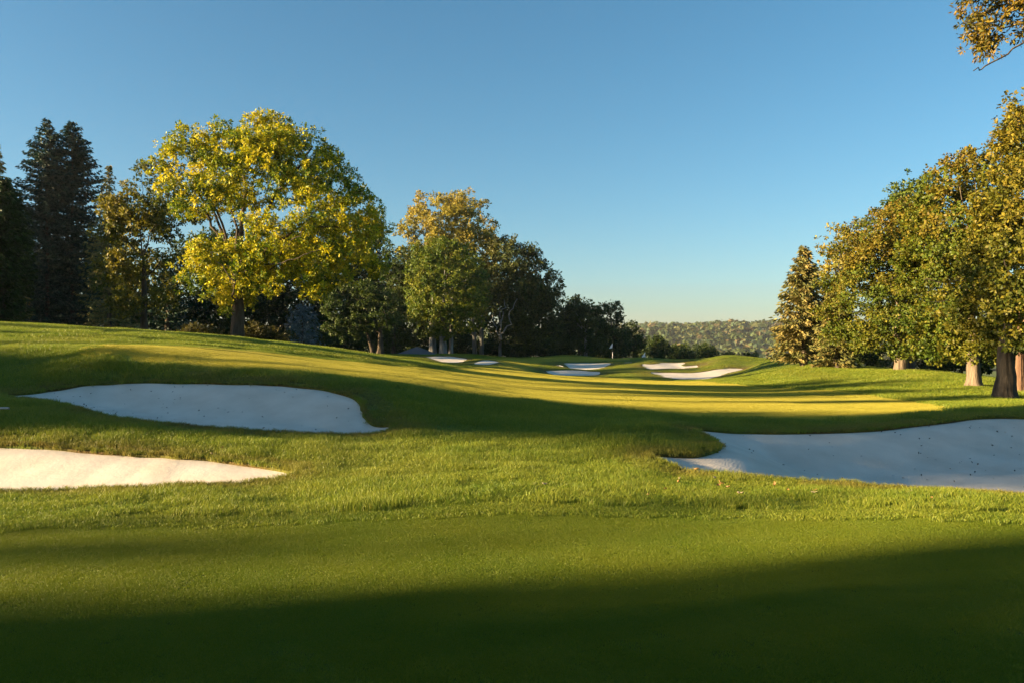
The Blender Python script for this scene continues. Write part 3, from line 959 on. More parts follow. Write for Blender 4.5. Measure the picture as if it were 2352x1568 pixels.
# ------------------------------------------------------------------ the trees, left to right
YEL = [(0.07, 0.13, 0.010), (0.21, 0.25, 0.012), (0.41, 0.39, 0.015), (0.53, 0.45, 0.02)]
YEL_SHADE = [(0.06, 0.08, 0.012), (0.10, 0.11, 0.014), (0.20, 0.17, 0.02)]  # same kind of foliage as the yellow tree, its shade put into the colour
DARK = [(0.025, 0.045, 0.012), (0.04, 0.065, 0.014), (0.06, 0.085, 0.016)]
MID = [(0.05, 0.085, 0.014), (0.08, 0.12, 0.016), (0.12, 0.15, 0.02)]
GREENL = [(0.05, 0.09, 0.010), (0.095, 0.14, 0.013), (0.17, 0.18, 0.018)]
GOLD = [(0.14, 0.16, 0.028), (0.25, 0.22, 0.035), (0.33, 0.245, 0.045)]
MAPLE = [(0.042, 0.078, 0.008), (0.09, 0.122, 0.010), (0.14, 0.132, 0.012), (0.195, 0.12, 0.014)]
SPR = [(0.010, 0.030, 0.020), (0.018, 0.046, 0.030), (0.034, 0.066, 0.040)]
SPR_LIT = [(0.10, 0.11, 0.030), (0.16, 0.15, 0.040), (0.23, 0.18, 0.055)]  # lit copy of the spruce needles, golden sunlight put into the colour
BLUE = [(0.06, 0.10, 0.12), (0.10, 0.15, 0.18), (0.14, 0.19, 0.22)]

spr_prof = lambda Rm: [(0.0, 0.75 * Rm), (0.08, Rm), (0.3, 0.92 * Rm), (0.6, 0.62 * Rm), (0.8, 0.36 * Rm), (0.93, 0.14 * Rm), (1, 0.03)]
tall_prof = lambda Rm: [(0.0, 0.8 * Rm), (0.1, Rm), (0.45, 0.95 * Rm), (0.7, 0.75 * Rm), (0.85, 0.45 * Rm), (0.95, 0.2 * Rm), (1, 0.05)]

conifer('spruce_tree', 'orange lit spruce tip rising at the left edge behind a dark cedar', -8, 80, 318, spr_prof(3.2), SPR_LIT, 201, dens=1.2)
conifer('cedar_tree', 'dense dark green cedar cut off by the left edge', 8, 55, 405, [(0, 1.4), (0.1, 1.9), (0.6, 1.8), (0.85, 1.2), (0.96, 0.5), (1, 0.1)], [(0.02, 0.045, 0.010), (0.035, 0.065, 0.012)], 202, droop=0.1, step=0.26, nbr=16, needle=0.32, dens=1.5)
conifer('spruce_tree', 'tall dark spruce, left one of the twin pair', 108, 85, 268, tall_prof(4.1), SPR, 203, dens=1.1, nbr=9, needle=0.36)
conifer('spruce_tree', 'tall dark spruce, right one of the twin pair', 166, 87, 272, tall_prof(4.4), SPR, 204, dens=1.1, nbr=9, needle=0.36)
conifer('spruce_tree', 'slim spruce with orange lit tip between twin spruces and yellow tree', 251, 83, 372, spr_prof(3.2), SPR_LIT, 205, dens=0.8)
conifer('spruce_tree', 'low dark spruce under the olive tree left of the yellow tree', 385, 62, 640, spr_prof(2.2), SPR, 206, dens=0.8)

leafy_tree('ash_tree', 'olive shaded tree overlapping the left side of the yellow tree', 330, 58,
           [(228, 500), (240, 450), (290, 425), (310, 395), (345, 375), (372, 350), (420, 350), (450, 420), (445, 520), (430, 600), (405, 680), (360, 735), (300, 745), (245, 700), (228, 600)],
           YEL_SHADE, 301, rc=0.8, leaf=0.17, cover=2.6, trunk_r=0.25, holes=[(345, 570, 20), (378, 625, 16), (350, 640, 12), (395, 560, 14)], limbs=6)
leafy_tree('broadleaf_tree', 'dark green tree filling the gap behind the yellow tree trunk', 470, 122,
           [(385, 600), (420, 560), (480, 530), (560, 520), (620, 560), (640, 640), (640, 720), (620, 775), (520, 790), (420, 780), (388, 700)], DARK, 302, rc=1.3, leaf=0.36, cover=3.4, trunk_r=0.25)
leafy_tree('broadleaf_tree', 'dark green tree behind the right side of the yellow tree', 720, 126,
           [(560, 560), (640, 520), (740, 500), (830, 480), (890, 540), (915, 620), (905, 720), (860, 790), (720, 800), (600, 790), (565, 700)], DARK, 303, rc=1.3, leaf=0.38, cover=3.4, trunk_r=0.3)
leafy_tree('ash_tree', 'big yellow leaved tree lit by the low sun', 545, 50,
           [(398, 635), (405, 610), (440, 588), (455, 560), (500, 540), (530, 545), (560, 560), (570, 530), (540, 500), (480, 500), (445, 500), (425, 520), (400, 510), (392, 470), (375, 440), (360, 400), (365, 355), (372, 340), (405, 335),
            (415, 295), (450, 288), (485, 305), (500, 268), (545, 258), (565, 285), (590, 285), (608, 258), (650, 262), (680, 292), (700, 300), (742, 298), (760, 335), (795, 355), (825, 380), (842, 425), (870, 455),
            (895, 505), (892, 570), (878, 640), (852, 645), (830, 620), (800, 655), (772, 640), (745, 700), (705, 695), (690, 640), (640, 655), (600, 690), (565, 685), (560, 730), (535, 738), (515, 715), (495, 665), (462, 702), (442, 695), (440, 665), (418, 655)],
           YEL, 304, rc=0.6, leaf=0.165, cover=3.9, fill=1.5, wr=0.42, spray=0.26, per=22, shell=0.8, trunk_r=0.40, limbs=3, jit=0.2,
           holes=[(605, 478, 24), (640, 470, 18), (470, 520, 26), (500, 530, 12), (660, 505, 10), (690, 452, 10), (530, 500, 12)],
           lean_limbs=[([(545, 640, 0), (520, 590, -1), (490, 520, -1), (455, 450, -1.5), (430, 400, -1.5)], 0.2),
                       ([(548, 620, 0), (590, 520, 0), (640, 440, -1), (690, 380, -1), (720, 340, -1)], 0.22),
                       ([(545, 600, 0), (560, 480, 1), (570, 380, 1), (590, 300, 0)], 0.24),
                       ([(550, 640, 0), (620, 560, -1.5), (700, 520, -2.5), (790, 520, -3)], 0.2),
                       ([(547, 690, 0), (535, 690, -1.5), (542, 650, -3), (500, 600, -3)], 0.12),
                       ([(600, 610, -1), (650, 605, -3.2), (700, 585, -3.6), (730, 570, -3.8)], 0.07),
                       ([(620, 620, -1), (660, 560, -3.0), (690, 540, -3.4), (702, 505, -3.6)], 0.07)])
leafy_tree('shrub', 'low olive shrub left of the yellow tree trunk', 455, 53, [(402, 770), (420, 748), (455, 738), (495, 748), (510, 775), (500, 790), (410, 785)],
           [(0.05, 0.055, 0.012), (0.10, 0.085, 0.02)], 305, cat='shrub', rc=0.35, leaf=0.11, cover=3.5, trunk_r=0.05, limbs=3, flare=0)
leafy_tree('shrub', 'low olive shrub right of the yellow tree trunk', 620, 53, [(556, 785), (560, 750), (580, 735), (620, 745), (660, 755), (688, 780), (680, 800), (570, 795)],
           [(0.05, 0.055, 0.012), (0.10, 0.085, 0.02)], 306, cat='shrub', rc=0.35, leaf=0.11, cover=3.5, trunk_r=0.05, limbs=3, flare=0)
conifer('blue_cedar', 'low weeping blue cedar behind the olive shrub', 695, 60, 700, [(0, 2.0), (0.15, 1.95), (0.4, 1.7), (0.7, 1.3), (0.9, 0.8), (1, 0.2)], BLUE, 307, droop=0.9, step=0.3, needle=0.26, dens=1.1, trunk_r=0.12)
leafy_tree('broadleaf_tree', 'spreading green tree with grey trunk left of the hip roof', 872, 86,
           [(738, 720), (760, 670), (800, 640), (850, 640), (900, 660), (930, 700), (925, 750), (900, 775), (860, 770), (800, 785), (755, 795), (735, 765)], [(0.03, 0.055, 0.012), (0.045, 0.075, 0.014), (0.065, 0.09, 0.016)], 308, rc=0.6, leaf=0.17, cover=3.6, squash=0.45,  # leaf colours darkened to carry the shade this tree stands in
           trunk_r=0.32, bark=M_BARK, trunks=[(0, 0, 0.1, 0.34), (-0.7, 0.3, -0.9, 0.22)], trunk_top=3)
leafy_tree('broadleaf_tree', 'dark tree between the yellow tree and the golden tree', 905, 112,
           [(868, 600), (900, 560), (950, 570), (975, 640), (970, 720), (950, 800), (890, 800), (870, 720)], DARK, 309, rc=1.1, leaf=0.26, cover=3.4, trunk_r=0.3)
leafy_tree('tulip_tree', 'tallest golden tree with its top lit, behind the round green tree', 1105, 122,
           [(892, 560), (905, 520), (930, 490), (935, 465), (965, 445), (985, 450), (1000, 432), (1040, 445), (1060, 420), (1085, 440), (1095, 455), (1120, 460), (1135, 500), (1150, 530), (1150, 580), (1160, 640), (1150, 700), (1100, 740), (1000, 740), (930, 680), (905, 610)],
           GOLD, 310, rc=1.0, leaf=0.26, cover=3.2, trunk_r=0.45, bark=M_BARK_GREY, trunks=[(0, 0, 0.2, 0.34), (-0.9, 0.2, -0.6, 0.34)], trunk_top=9, zgrad=1, holes=[(975, 555, 10)])
leafy_tree('maple_tree', 'round green tree with sunlit crown in front of the golden tree', 1018, 106,
           [(932, 620), (945, 570), (975, 548), (1010, 540), (1045, 555), (1080, 560), (1105, 590), (1128, 640), (1125, 720), (1105, 755), (1060, 770), (1040, 785), (1000, 780), (965, 755), (940, 735), (930, 690)],
           GREENL, 311, rc=0.8, leaf=0.22, cover=4.6, fill=1.8, trunk_r=0.5, bark=M_BARK_GREY, trunks=[(0, 0, 0, 0.5), (-1.55, 1.5, 0, 0.5), (0.9, 1.5, 0.2, 0.3)], trunk_top=8, flare=0.15)
leafy_tree('beech_tree', 'big dark tree with pale spreading stems right of the golden tree', 1148, 118,
           [(1105, 600), (1120, 555), (1160, 538), (1200, 548), (1235, 565), (1255, 600), (1280, 620), (1297, 660), (1292, 700), (1300, 740), (1285, 800), (1200, 812), (1150, 810), (1130, 790), (1125, 700)],
           [(0.03, 0.045, 0.014), (0.05, 0.07, 0.016), (0.10, 0.10, 0.02)], 312, rc=1.0, leaf=0.26, cover=3.6, trunk_r=0.25, bark=M_BARK_GREY, limbs=0, flare=0.2, zgrad=1, holes=[(1160, 735, 14)],
           lean_limbs=[([(1150, 778, -9), (1165, 750, -9.5), (1172, 720, -9.5), (1185, 690, -9)], 0.2), ([(1148, 778, -9), (1150, 745, -9.5), (1155, 715, -9), (1158, 690, -8)], 0.16),
                       ([(1146, 778, -9), (1136, 750, -9), (1134, 720, -8)], 0.16)])
leafy_tree('broadleaf_tree', 'dark tree right of the big dark beech, behind the green', 1345, 128,
           [(1262, 740), (1290, 690), (1320, 676), (1355, 680), (1385, 700), (1400, 750), (1395, 815), (1270, 818)], DARK, 313, rc=1.0, leaf=0.28, cover=3.2, trunk_r=0.3, bark=M_BARK_GREY)
leafy_tree('broadleaf_tree', 'dark tree directly behind the taller flag', 1410, 134,
           [(1365, 750), (1375, 705), (1400, 688), (1425, 695), (1442, 730), (1450, 780), (1440, 822), (1370, 820)], DARK, 314, rc=1.0, leaf=0.28, cover=3.2, trunk_r=0.3)
leafy_tree('broadleaf_tree', 'dark tree at the right end of the dark grove', 1455, 140,
           [(1425, 780), (1435, 740), (1455, 732), (1475, 750), (1480, 790), (1468, 825), (1428, 825)], DARK, 315, rc=0.9, leaf=0.28, cover=2.8, trunk_r=0.25)
for k, (u0, u1, vt, lab) in enumerate([(1462, 1550, 768, 'round bushy tree behind the smaller flag'), (1535, 1600, 780, 'round bushy tree, middle of the low row before the hill'), (1582, 1656, 782, 'round bushy tree at the right end of the low row')]):
    um = (u0 + u1) / 2
    leafy_tree('bushy_tree', lab, um, 165 + 6 * k, [(u0, 815), (u0 + 4, vt + 20), (um - 18, vt + 4), (um + 8, vt), (u1 - 12, vt + 18), (u1, 810), (u1 - 5, 835), (u0 + 5, 835)],
               DARK, 320 + k, group='low bushy trees before the wooded hill', rc=1.0, leaf=0.3, cover=4.2, fill=1.6, trunk_r=0.2, limbs=2)
for k, (u0, u1, vt, lab) in enumerate([(1640, 1700, 804, 'pale olive bush peeking over the mound'), (1690, 1765, 808, 'darker bush between the mound and the lit spruce')]):
    um = (u0 + u1) / 2
    leafy_tree('bush', lab, um, 150, [(u0, 825), (u0 + 8, vt + 6), (um, vt), (u1 - 8, vt + 7), (u1, 826), (um, 838)], [[(0.12, 0.11, 0.03), (0.2, 0.16, 0.05)], [(0.06, 0.08, 0.02), (0.11, 0.12, 0.03)]][k],
               330 + k, cat='bush', rc=0.7, leaf=0.28, cover=3, trunk_r=0.12, limbs=2)

for k, (ub, d_, hw_, vt, lab) in enumerate([(20, 112, 90, 560, 'dark tree behind the cedar at the left edge'), (105, 118, 90, 590, 'dark tree low between cedar and twin spruces'), (200, 105, 120, 540, 'dark tree filling the gap behind the twin spruces'), (330, 112, 90, 600, 'dark tree low behind the olive tree'), (590, 128, 110, 600, 'dark tree far behind the yellow tree trunk'),
                                       (830, 132, 110, 600, 'dark tree far behind the spreading tree'), (1010, 146, 110, 560, 'dark tree behind the golden tree'), (1200, 150, 100, 620, 'dark tree behind the big beech'), (1330, 152, 80, 700, 'dark tree at the back of the grove')]):
    leafy_tree('broadleaf_tree', lab, ub, d_, [(ub - hw_, 800), (ub - hw_ * 0.95, vt + 90), (ub - hw_ * 0.6, vt + 30), (ub - 15, vt), (ub + hw_ * 0.5, vt + 22), (ub + hw_ * 0.95, vt + 95), (ub + hw_, 800), (ub, 812)], DARK, 340 + k,
               group='dark trees at the back', rc=1.3, leaf=0.44, cover=3.6, trunk_r=0.3, limbs=2, depth=0.5)

for k, (ub, d_, hw_, vt, lab) in enumerate([(700, 92, 60, 745, 'dark bush behind the blue cedar'), (790, 98, 60, 750, 'dark bush left of the grey forked trunk'), (905, 118, 55, 765, 'dark bush behind the hip roof on its left'), (985, 128, 50, 770, 'dark bush behind the two trunks right of the roof'),
                                       (1060, 130, 50, 765, 'dark bush left of the leaning pale trunks'), (1140, 132, 50, 770, 'dark bush right of the leaning pale trunks'), (1225, 136, 60, 772, 'dark bush under the big beech'), (1310, 142, 60, 775, 'dark bush low in the grove'), (1400, 148, 60, 780, 'dark bush behind the taller flag')]):
    leafy_tree('understory_bush', lab, ub, d_, [(ub - hw_, 830), (ub - hw_ * 0.9, vt + 20), (ub - hw_ * 0.3, vt + 4), (ub + hw_ * 0.3, vt), (ub + hw_ * 0.9, vt + 18), (ub + hw_, 830)], DARK, 360 + k, cat='bush',
               group='dark bushes between the trunks', rc=0.8, leaf=0.26, cover=3.2, trunk_r=0.12, limbs=1)

conifer('spruce_tree', 'dark spruce half hidden behind the golden lit spruce', 1905, 58, 640, spr_prof(1.9), SPR, 401, dens=0.8)
conifer('spruce_tree', 'golden lit spruce standing clear at the right edge of the gap', 1846, 52, 565, [(0, 1.9), (0.08, 2.3), (0.3, 2.0), (0.55, 1.55), (0.75, 1.05), (0.9, 0.5), (1, 0.08)], SPR_LIT, 402, dens=1.6, needle=0.30, droop=0.35, step=0.28, nbr=13, bark=M_BARK_PALE, low=0.08)
conifer('spruce_tree', 'shorter golden lit spruce in front of the right hand maples', 1925, 49, 640, [(0, 1.5), (0.1, 1.6), (0.4, 1.35), (0.7, 0.8), (0.9, 0.3), (1, 0.05)], SPR_LIT, 403, dens=1.6, needle=0.30, nbr=12, droop=0.35, step=0.32)
leafy_tree('oak_tree', 'thin golden brown tree rising behind the lit spruce', 1935, 62,
           [(1878, 590), (1890, 530), (1900, 508), (1935, 515), (1960, 520), (1990, 510), (2010, 560), (1990, 640), (1930, 660), (1895, 630)], GOLD, 404, rc=0.55, leaf=0.18, cover=2.0, trunk_r=0.22)
leafy_tree('maple_tree', 'dark green tree peeking over the orange maples', 2090, 58,
           [(2040, 500), (2045, 440), (2060, 400), (2090, 395), (2120, 405), (2140, 470), (2130, 560), (2060, 560)], MID, 405, rc=0.6, leaf=0.18, cover=3, trunk_r=0.3)
leafy_tree('maple_tree', 'broad orange green maple beside the lit spruce', 2066, 45,
           [(1895, 720), (1898, 640), (1915, 570), (1950, 510), (2000, 478), (2050, 450), (2110, 440), (2170, 470), (2210, 540), (2215, 640), (2200, 740), (2160, 830), (2120, 825), (2085, 825), (2040, 838), (1985, 830), (1945, 815), (1910, 790)],
           MAPLE, 406, rc=0.75, squash=0.5, leaf=0.12, cover=4.4, fill=1.7, flare=0.25, trunk_r=0.34, bark=M_BARK_PALE, limbs=7, zgrad=1, trunk_top=4)
leafy_tree('maple_tree', 'largest orange green maple over the pale flared trunk', 2235, 34,
           [(2080, 640), (2085, 540), (2100, 460), (2130, 415), (2170, 365), (2210, 322), (2255, 290), (2300, 255), (2352, 240), (2410, 290), (2440, 450), (2440, 650), (2400, 790), (2352, 800), (2300, 815), (2265, 850), (2210, 855), (2150, 845), (2110, 815), (2090, 740)],
           MAPLE, 407, rc=0.65, squash=0.5, leaf=0.115, cover=4.2, fill=1.7, trunk_r=0.28, bark=M_BARK_PALE, limbs=9, zgrad=1, trunk_top=4.5, flare=0.95,
           lean_limbs=[([(2225, 700, -3.5), (2180, 690, -4.6), (2140, 694, -5)], 0.05), ([(2220, 640, -3.8), (2170, 650, -4.8), (2120, 640, -5)], 0.05), ([(2270, 610, -4), (2230, 628, -4.9), (2180, 640, -5.2)], 0.05)])
leafy_tree('oak_tree', 'tall tree with black shaded trunk nearest the right edge', 2312, 27,
           [(2205, 740), (2212, 620), (2245, 500), (2290, 420), (2305, 330), (2308, 270), (2312, 220), (2345, 195), (2410, 180), (2480, 260), (2520, 420), (2520, 650), (2480, 800), (2410, 815), (2352, 820), (2310, 822), (2250, 805)],
           [(0.05, 0.075, 0.010), (0.12, 0.12, 0.012), (0.24, 0.18, 0.018)], 408, rc=0.45, leaf=0.11, cover=3.8, fill=1.7, trunk_r=0.33, limbs=2, trunk_top=3.0, flare=0.35, zgrad=1)
leafy_tree('oak_tree', 'reddish brown trunk just behind the black trunk at right edge', 2342, 31,
           [(2320, 780), (2340, 640), (2500, 560), (2650, 640), (2650, 780), (2500, 830), (2360, 820)], MAPLE, 409, rc=0.45, leaf=0.13, cover=3, trunk_r=0.17, bark=bark_mat('red_bark', (0.12, 0.07, 0.045), (0.22, 0.14, 0.09)), limbs=2, trunk_top=3.2)
for k, (ub, vt, R_, lab) in enumerate([(2130, 770, 0.16, 0), (2210, 760, 0.2, 0), (2300, 770, 0.2, 0), (1990, 790, 0.2, 0), (2400, 760, 0.2, 0)]):
    labs = ['dark hedge shrub behind the orange maple trunk', 'dark hedge shrub left of the pale flared trunk', 'dark hedge shrub between pale and black trunks', 'dark hedge shrub right of the golden spruces', 'dark hedge shrub beyond the right edge trunks']
    leafy_tree('hedge_shrub', labs[k], ub, 66, [(ub - 75, 850), (ub - 60, vt + 10), (ub, vt - 10), (ub + 60, vt + 12), (ub + 75, 850), (ub, 865)], DARK, 410 + k, cat='shrub', rc=0.6, leaf=0.18, cover=3, trunk_r=0.1, limbs=2)

# the branch that hangs into the top right corner belongs to a tree just outside the picture
leafy_tree('overhanging_oak', 'olive leaved branch hanging in from the top right corner', 2700, 17,
           [(2185, 12), (2200, -10), (2205, -60), (2300, -150), (2480, -220), (2650, -250), (2800, -160), (2850, 20), (2780, 140), (2650, 130), (2500, 60), (2400, 70), (2352, 100), (2310, 110), (2285, 130), (2250, 160), (2235, 150), (2250, 120), (2215, 122), (2208, 100), (2225, 70), (2205, 55), (2215, 35)],
           [(0.07, 0.075, 0.010), (0.15, 0.12, 0.014), (0.24, 0.15, 0.02)], 430, rc=0.18, leaf=0.085, cover=2.6, wr=0.38, depth=0.5, trunk_r=0.34, limbs=6, trunk_top=6.5,
           lean_limbs=[([(2700, 60, 0), (2500, 70, 0), (2380, 78, -0.2), (2330, 115, -0.3), (2260, 155, -0.3), (2240, 160, -0.3)], 0.05),
                       ([(2600, 20, 0), (2400, 50, 0), (2300, 60, -0.2), (2215, 55, -0.3)], 0.04)])

# ------------------------------------------------------------------ trees outside the left edge that shade the course
LAB = 'tall leafy tree standing outside the left edge of the view'
GRP = 'trees outside the left edge'


def shade_tree(s0, t0, outline, seed, cover=4.5, leaf=0.48, rc=0.9, depth=0.5, **kw):
    """outline: (offset across the light, height)"""
    xy = t0 * TH + s0 * SH
    z = ground_z(xy[0], xy[1])
    outline = [(a_, h_ - z) for a_, h_ in outline]
    # local x axis of the outline along SH
    rot = math.atan2(SH[1], SH[0])
    return leafy_tree('broadleaf_tree', LAB, 0, 0, outline, MID, seed, group=GRP, local=True, base=np.array([xy[0], xy[1], z]), rot=rot, cover=cover, leaf=leaf, rc=rc, depth=depth, trunk_r=0.35, limbs=4, **kw)


def oval(w, z0, z1, r=None):
    a = np.linspace(0, 2 * np.pi, 18, endpoint=False)
    k = 1 + 0.06 * np.sin(3 * a + w) + 0.05 * np.sin(5 * a + z1)
    return [(w / 2 * math.cos(t) * q, (z0 + z1) / 2 + (z1 - z0) / 2 * math.sin(t) * q) for t, q in zip(a, k)]


# foreground shade
shade_tree(-0.7, -70, oval(13.5, 2, 22), 501)
shade_tree(3.6, -78, oval(4.2, 3, 20.5), 514, rc=0.6, cover=1.3, depth=0.9)
shade_tree(-12.0, -66, oval(12, 2, 20), 502)
shade_tree(7.6, -72, [(-0.5, 6), (-0.7, 12), (-0.5, 16.0), (0, 17.3), (0.45, 16.2), (0.7, 12), (0.5, 6)], 511, cover=1.6, rc=0.45)
# dark bank under the fairway
shade_tree(17.5, -75, [(-2.6, 8), (-2.8, 14.5), (-2.9, 15.9), (-4.6, 16.7), (-7.6, 16.7), (-7.8, 19), (-5, 21.5), (-1.5, 20.7), (-1.0, 18.9), (0.1, 17.9), (2.3, 16.8), (4.5, 15.7), (6.5, 15.2), (6.8, 9), (2, 4), (-2, 4)], 503, rc=0.7, cover=6, fill=2)
spire = lambda w, h: [(-w, 3), (-w * 1.05, h * 0.6), (-w * 0.8, h * 0.88), (0, h), (w * 0.8, h * 0.86), (w * 1.05, h * 0.6), (w, 3)]
for s_, w_, h_, sd in [(31.0, 0.7, 16.2, 524), (36.3, 1.2, 16.6, 523)]:
    shade_tree(s_, -75, spire(w_, h_), sd, rc=0.4, cover=4)
shade_tree(26.2, -75, [(-2.0, 17.5), (-2.1, 18.4), (-1.4, 18.7), (-0.6, 18.9), (-0.2, 20.4), (0.5, 20.6), (0.9, 19.5), (1.8, 19.6), (2.0, 18.2), (1.5, 17.4)], 522, rc=0.45)
shade_tree(31.0, -75, [(-2.3, 17.9), (-2.3, 19.2), (-1.5, 19.8), (-0.8, 20.9), (-0.3, 20.6), (0.3, 19.9), (1.2, 20.9), (1.8, 20.2), (2.2, 19.4), (2.2, 17.9)], 526, rc=0.45)
shade_tree(35.7, -75, [(-2.2, 16.2), (-2.4, 18.5), (-1.8, 20.2), (0, 20.6), (1.6, 20.2), (2.5, 18.5), (2.3, 16.2)], 525, rc=0.5)
shade_tree(22.3, -75, [(-0.4, 18.6), (-0.6, 20), (-0.6, 24), (0, 27), (0.6, 24), (0.6, 20), (0.4, 18.4)], 521, rc=0.35)
shade_tree(45.5, -75, oval(6.5, 2, 19.5), 504)
shade_tree(52.5, -75, oval(8, 2, 19.2), 505)
shade_tree(59.5, -72, oval(7, 2, 19.5), 506)
shade_tree(75.5, -60, oval(17, 2, 19.2), 507)
shade_tree(94, -62, oval(11, 2, 29), 513)
shade_tree(103, -62, oval(11, 2, 22), 509)
shade_tree(112, -60, oval(11, 2, 22), 510)
shade_tree(123, -60, oval(12, 2, 25), 512)
# unseen trees added behind the camera to block sky light from the foreground
for x_, y_, w_, h_, sd in [(-7, -9, 11, 15, 531), (6, -11, 12, 16, 532), (-18, -14, 11, 16, 533)]:
    o = leafy_tree('broadleaf_tree', 'leafy tree added behind the viewpoint to dim the foreground', 0, 0, oval(w_, 2.8, h_), MID, sd, group='added trees behind the viewpoint', local=True,
                   base=np.array([x_, y_, ground_z(x_, y_)]), cover=4, leaf=0.5, rc=0.9, trunk_r=0.35, limbs=4)

# ------------------------------------------------------------------ wooded hill far away
hx = np.linspace(-1400, 1900, 90); hy = np.linspace(700, 2400, 40)
HX, HY = np.meshgrid(hx, hy)


def hill_z(x, y):
    r_ = 43 * np.exp(-((x - 620) / 800) ** 2) + 20 * np.exp(-((x + 700) / 500) ** 2)
    return -19 + (r_ + 14) * smoothstep((y - 780) / 700) + 7 * vnoise(x / 130, y / 130, 21) + 3 * vnoise(x / 40, y / 40, 22)


vh_ = np.stack([HX.ravel(), HY.ravel(), hill_z(HX, HY).ravel()], 1)
iy, ix = np.meshgrid(np.arange(39), np.arange(89), indexing='ij')
qh = np.stack([iy * 90 + ix, iy * 90 + ix + 1, (iy + 1) * 90 + ix + 1, (iy + 1) * 90 + ix], -1).reshape(-1, 4)
tag(link('hill', mesh_np('hill', vh_, qh, 4, M_ROUGH_G)), 'low wooded hill on the horizon', kind='structure')
r = np.random.default_rng(77)
NT = 7500
ty_ = 760 + 840 * r.random(NT); tx_ = ty_ * (-0.12 + 0.66 * r.random(NT))
tz_ = hill_z(tx_, ty_)
HCOL = np.array([(0.055, 0.085, 0.03), (0.075, 0.105, 0.03), (0.085, 0.11, 0.035), (0.105, 0.115, 0.04), (0.125, 0.10, 0.045), (0.04, 0.07, 0.032)])
kk = 14
sz = 4.0 + 5.5 * r.random(NT) ** 2
tc = HCOL[r.integers(0, 6, NT)]
d = r.normal(0, 1, (NT, kk, 3)); d /= np.linalg.norm(d, axis=2)[:, :, None]
d[:, :, 2] = np.abs(d[:, :, 2]) * 1.1 - 0.15
cen = np.stack([tx_, ty_, tz_ + sz * 0.9], 1)[:, None, :] + d * sz[:, None, None] * (0.75 + 0.3 * r.random((NT, kk, 1)))
nrm = d + 0.35 * r.normal(0, 1, d.shape)
vq = leaf_quads(cen.reshape(-1, 3), nrm.reshape(-1, 3), np.repeat(sz * 0.78, kk), 0.85, r)
cq = np.clip(np.repeat(tc, kk, 0) * (1 + 0.2 * r.normal(0, 1, (NT * kk, 1))), 0.005, 1)
tag(link('forest', mesh_np('forest', vq, quad_faces(len(vq)), 4, M_LEAF, cq)), 'far autumn forest covering the hill', kind='stuff')


hm = bpy.data.materials.new('haze'); hm.use_nodes = True
hm.node_tree.nodes.clear()
ho = hm.node_tree.nodes.new('ShaderNodeOutputMaterial'); hv = hm.node_tree.nodes.new('ShaderNodeVolumePrincipled')
hv.inputs['Color'].default_value = (0.86, 0.90, 0.95, 1); hv.inputs['Density'].default_value = 0.00008; hv.inputs['Anisotropy'].default_value = 0.2
hm.node_tree.links.new(hv.outputs[0], ho.inputs['Volume'])
hb = np.array([[x, y, z] for x in (-3300, 3300) for y in (-3300, 3300) for z in (-32, 78)], float)
hf = np.array([[0, 1, 3, 2], [4, 6, 7, 5], [0, 4, 5, 1], [2, 3, 7, 6], [0, 2, 6, 4], [1, 5, 7, 3]])
tag(link('haze', mesh_np('haze', hb, hf, 4, hm)), 'thin evening haze over the course', kind='stuff')

# ------------------------------------------------------------------ shelter, flags, rakes
def box(c, s):
    c = np.array(c, float); s = np.array(s, float) / 2
    v = np.array([[sx, sy, sz_] for sx in (-1, 1) for sy in (-1, 1) for sz_ in (-1, 1)]) * s + c
    f = np.array([[0, 1, 3, 2], [4, 6, 7, 5], [0, 4, 5, 1], [2, 3, 7, 6], [0, 2, 6, 4], [1, 5, 7, 3]])
    return v, f


def merge(lst):
    vs, fs_, o = [], [], 0
    for v, f in lst:
        vs.append(v); fs_.append(np.asarray(f) + o); o += len(v)
    return np.concatenate(vs), np.concatenate(fs_)


p0 = P(958, 817, 103)
root = empty('shelter', (p0[0], 103, p0[2] - 1.2)); tag(root, 'small shelter with grey hip roof showing above the bank', 'shelter')
zr = P(958, 815, 103)[2] - root.location.z
zp = P(952, 796, 103)[2] - root.location.z
hw, hd = 2.75, 2.4
courses = []
nC = 12
for k in range(nC):                     # each course of shingles laps the one below
    a, b_ = k / nC, (k + 1) / nC + 0.02
    za, zb_ = zr + (zp - zr) * a, zr + (zp - zr) * b_
    up = 0.035
    wa, wb = (hw * (1 - a), hd * (1 - a)), (hw * max(0, 1 - b_), hd * max(0, 1 - b_))
    lo_ = np.array([[-wa[0], -wa[1], za + up], [wa[0], -wa[1], za + up], [wa[0], wa[1], za + up], [-wa[0], wa[1], za + up]])
    hi_ = np.array([[-wb[0], -wb[1], zb_], [wb[0], -wb[1], zb_], [wb[0], wb[1], zb_], [-wb[0], wb[1], zb_]])
    ed = lo_ - [0, 0, up + 0.03]
    v = np.concatenate([lo_, hi_, ed])
    f = [[i, (i + 1) % 4, 4 + (i + 1) % 4, 4 + i] for i in range(4)] + [[8 + i, 8 + (i + 1) % 4, (i + 1) % 4, i] for i in range(4)]
    courses.append((v, f))
v, f = merge(courses)
link('roof', mesh_np('roof', v, f, 4, M_ROOF, smooth=False), root)
v, f = box((0, 0, zr / 2 - 0.1), (3.9, 3.4, zr + 0.1))
link('wall', mesh_np('wall', v, f, 4, M_WALLB, smooth=False), root)


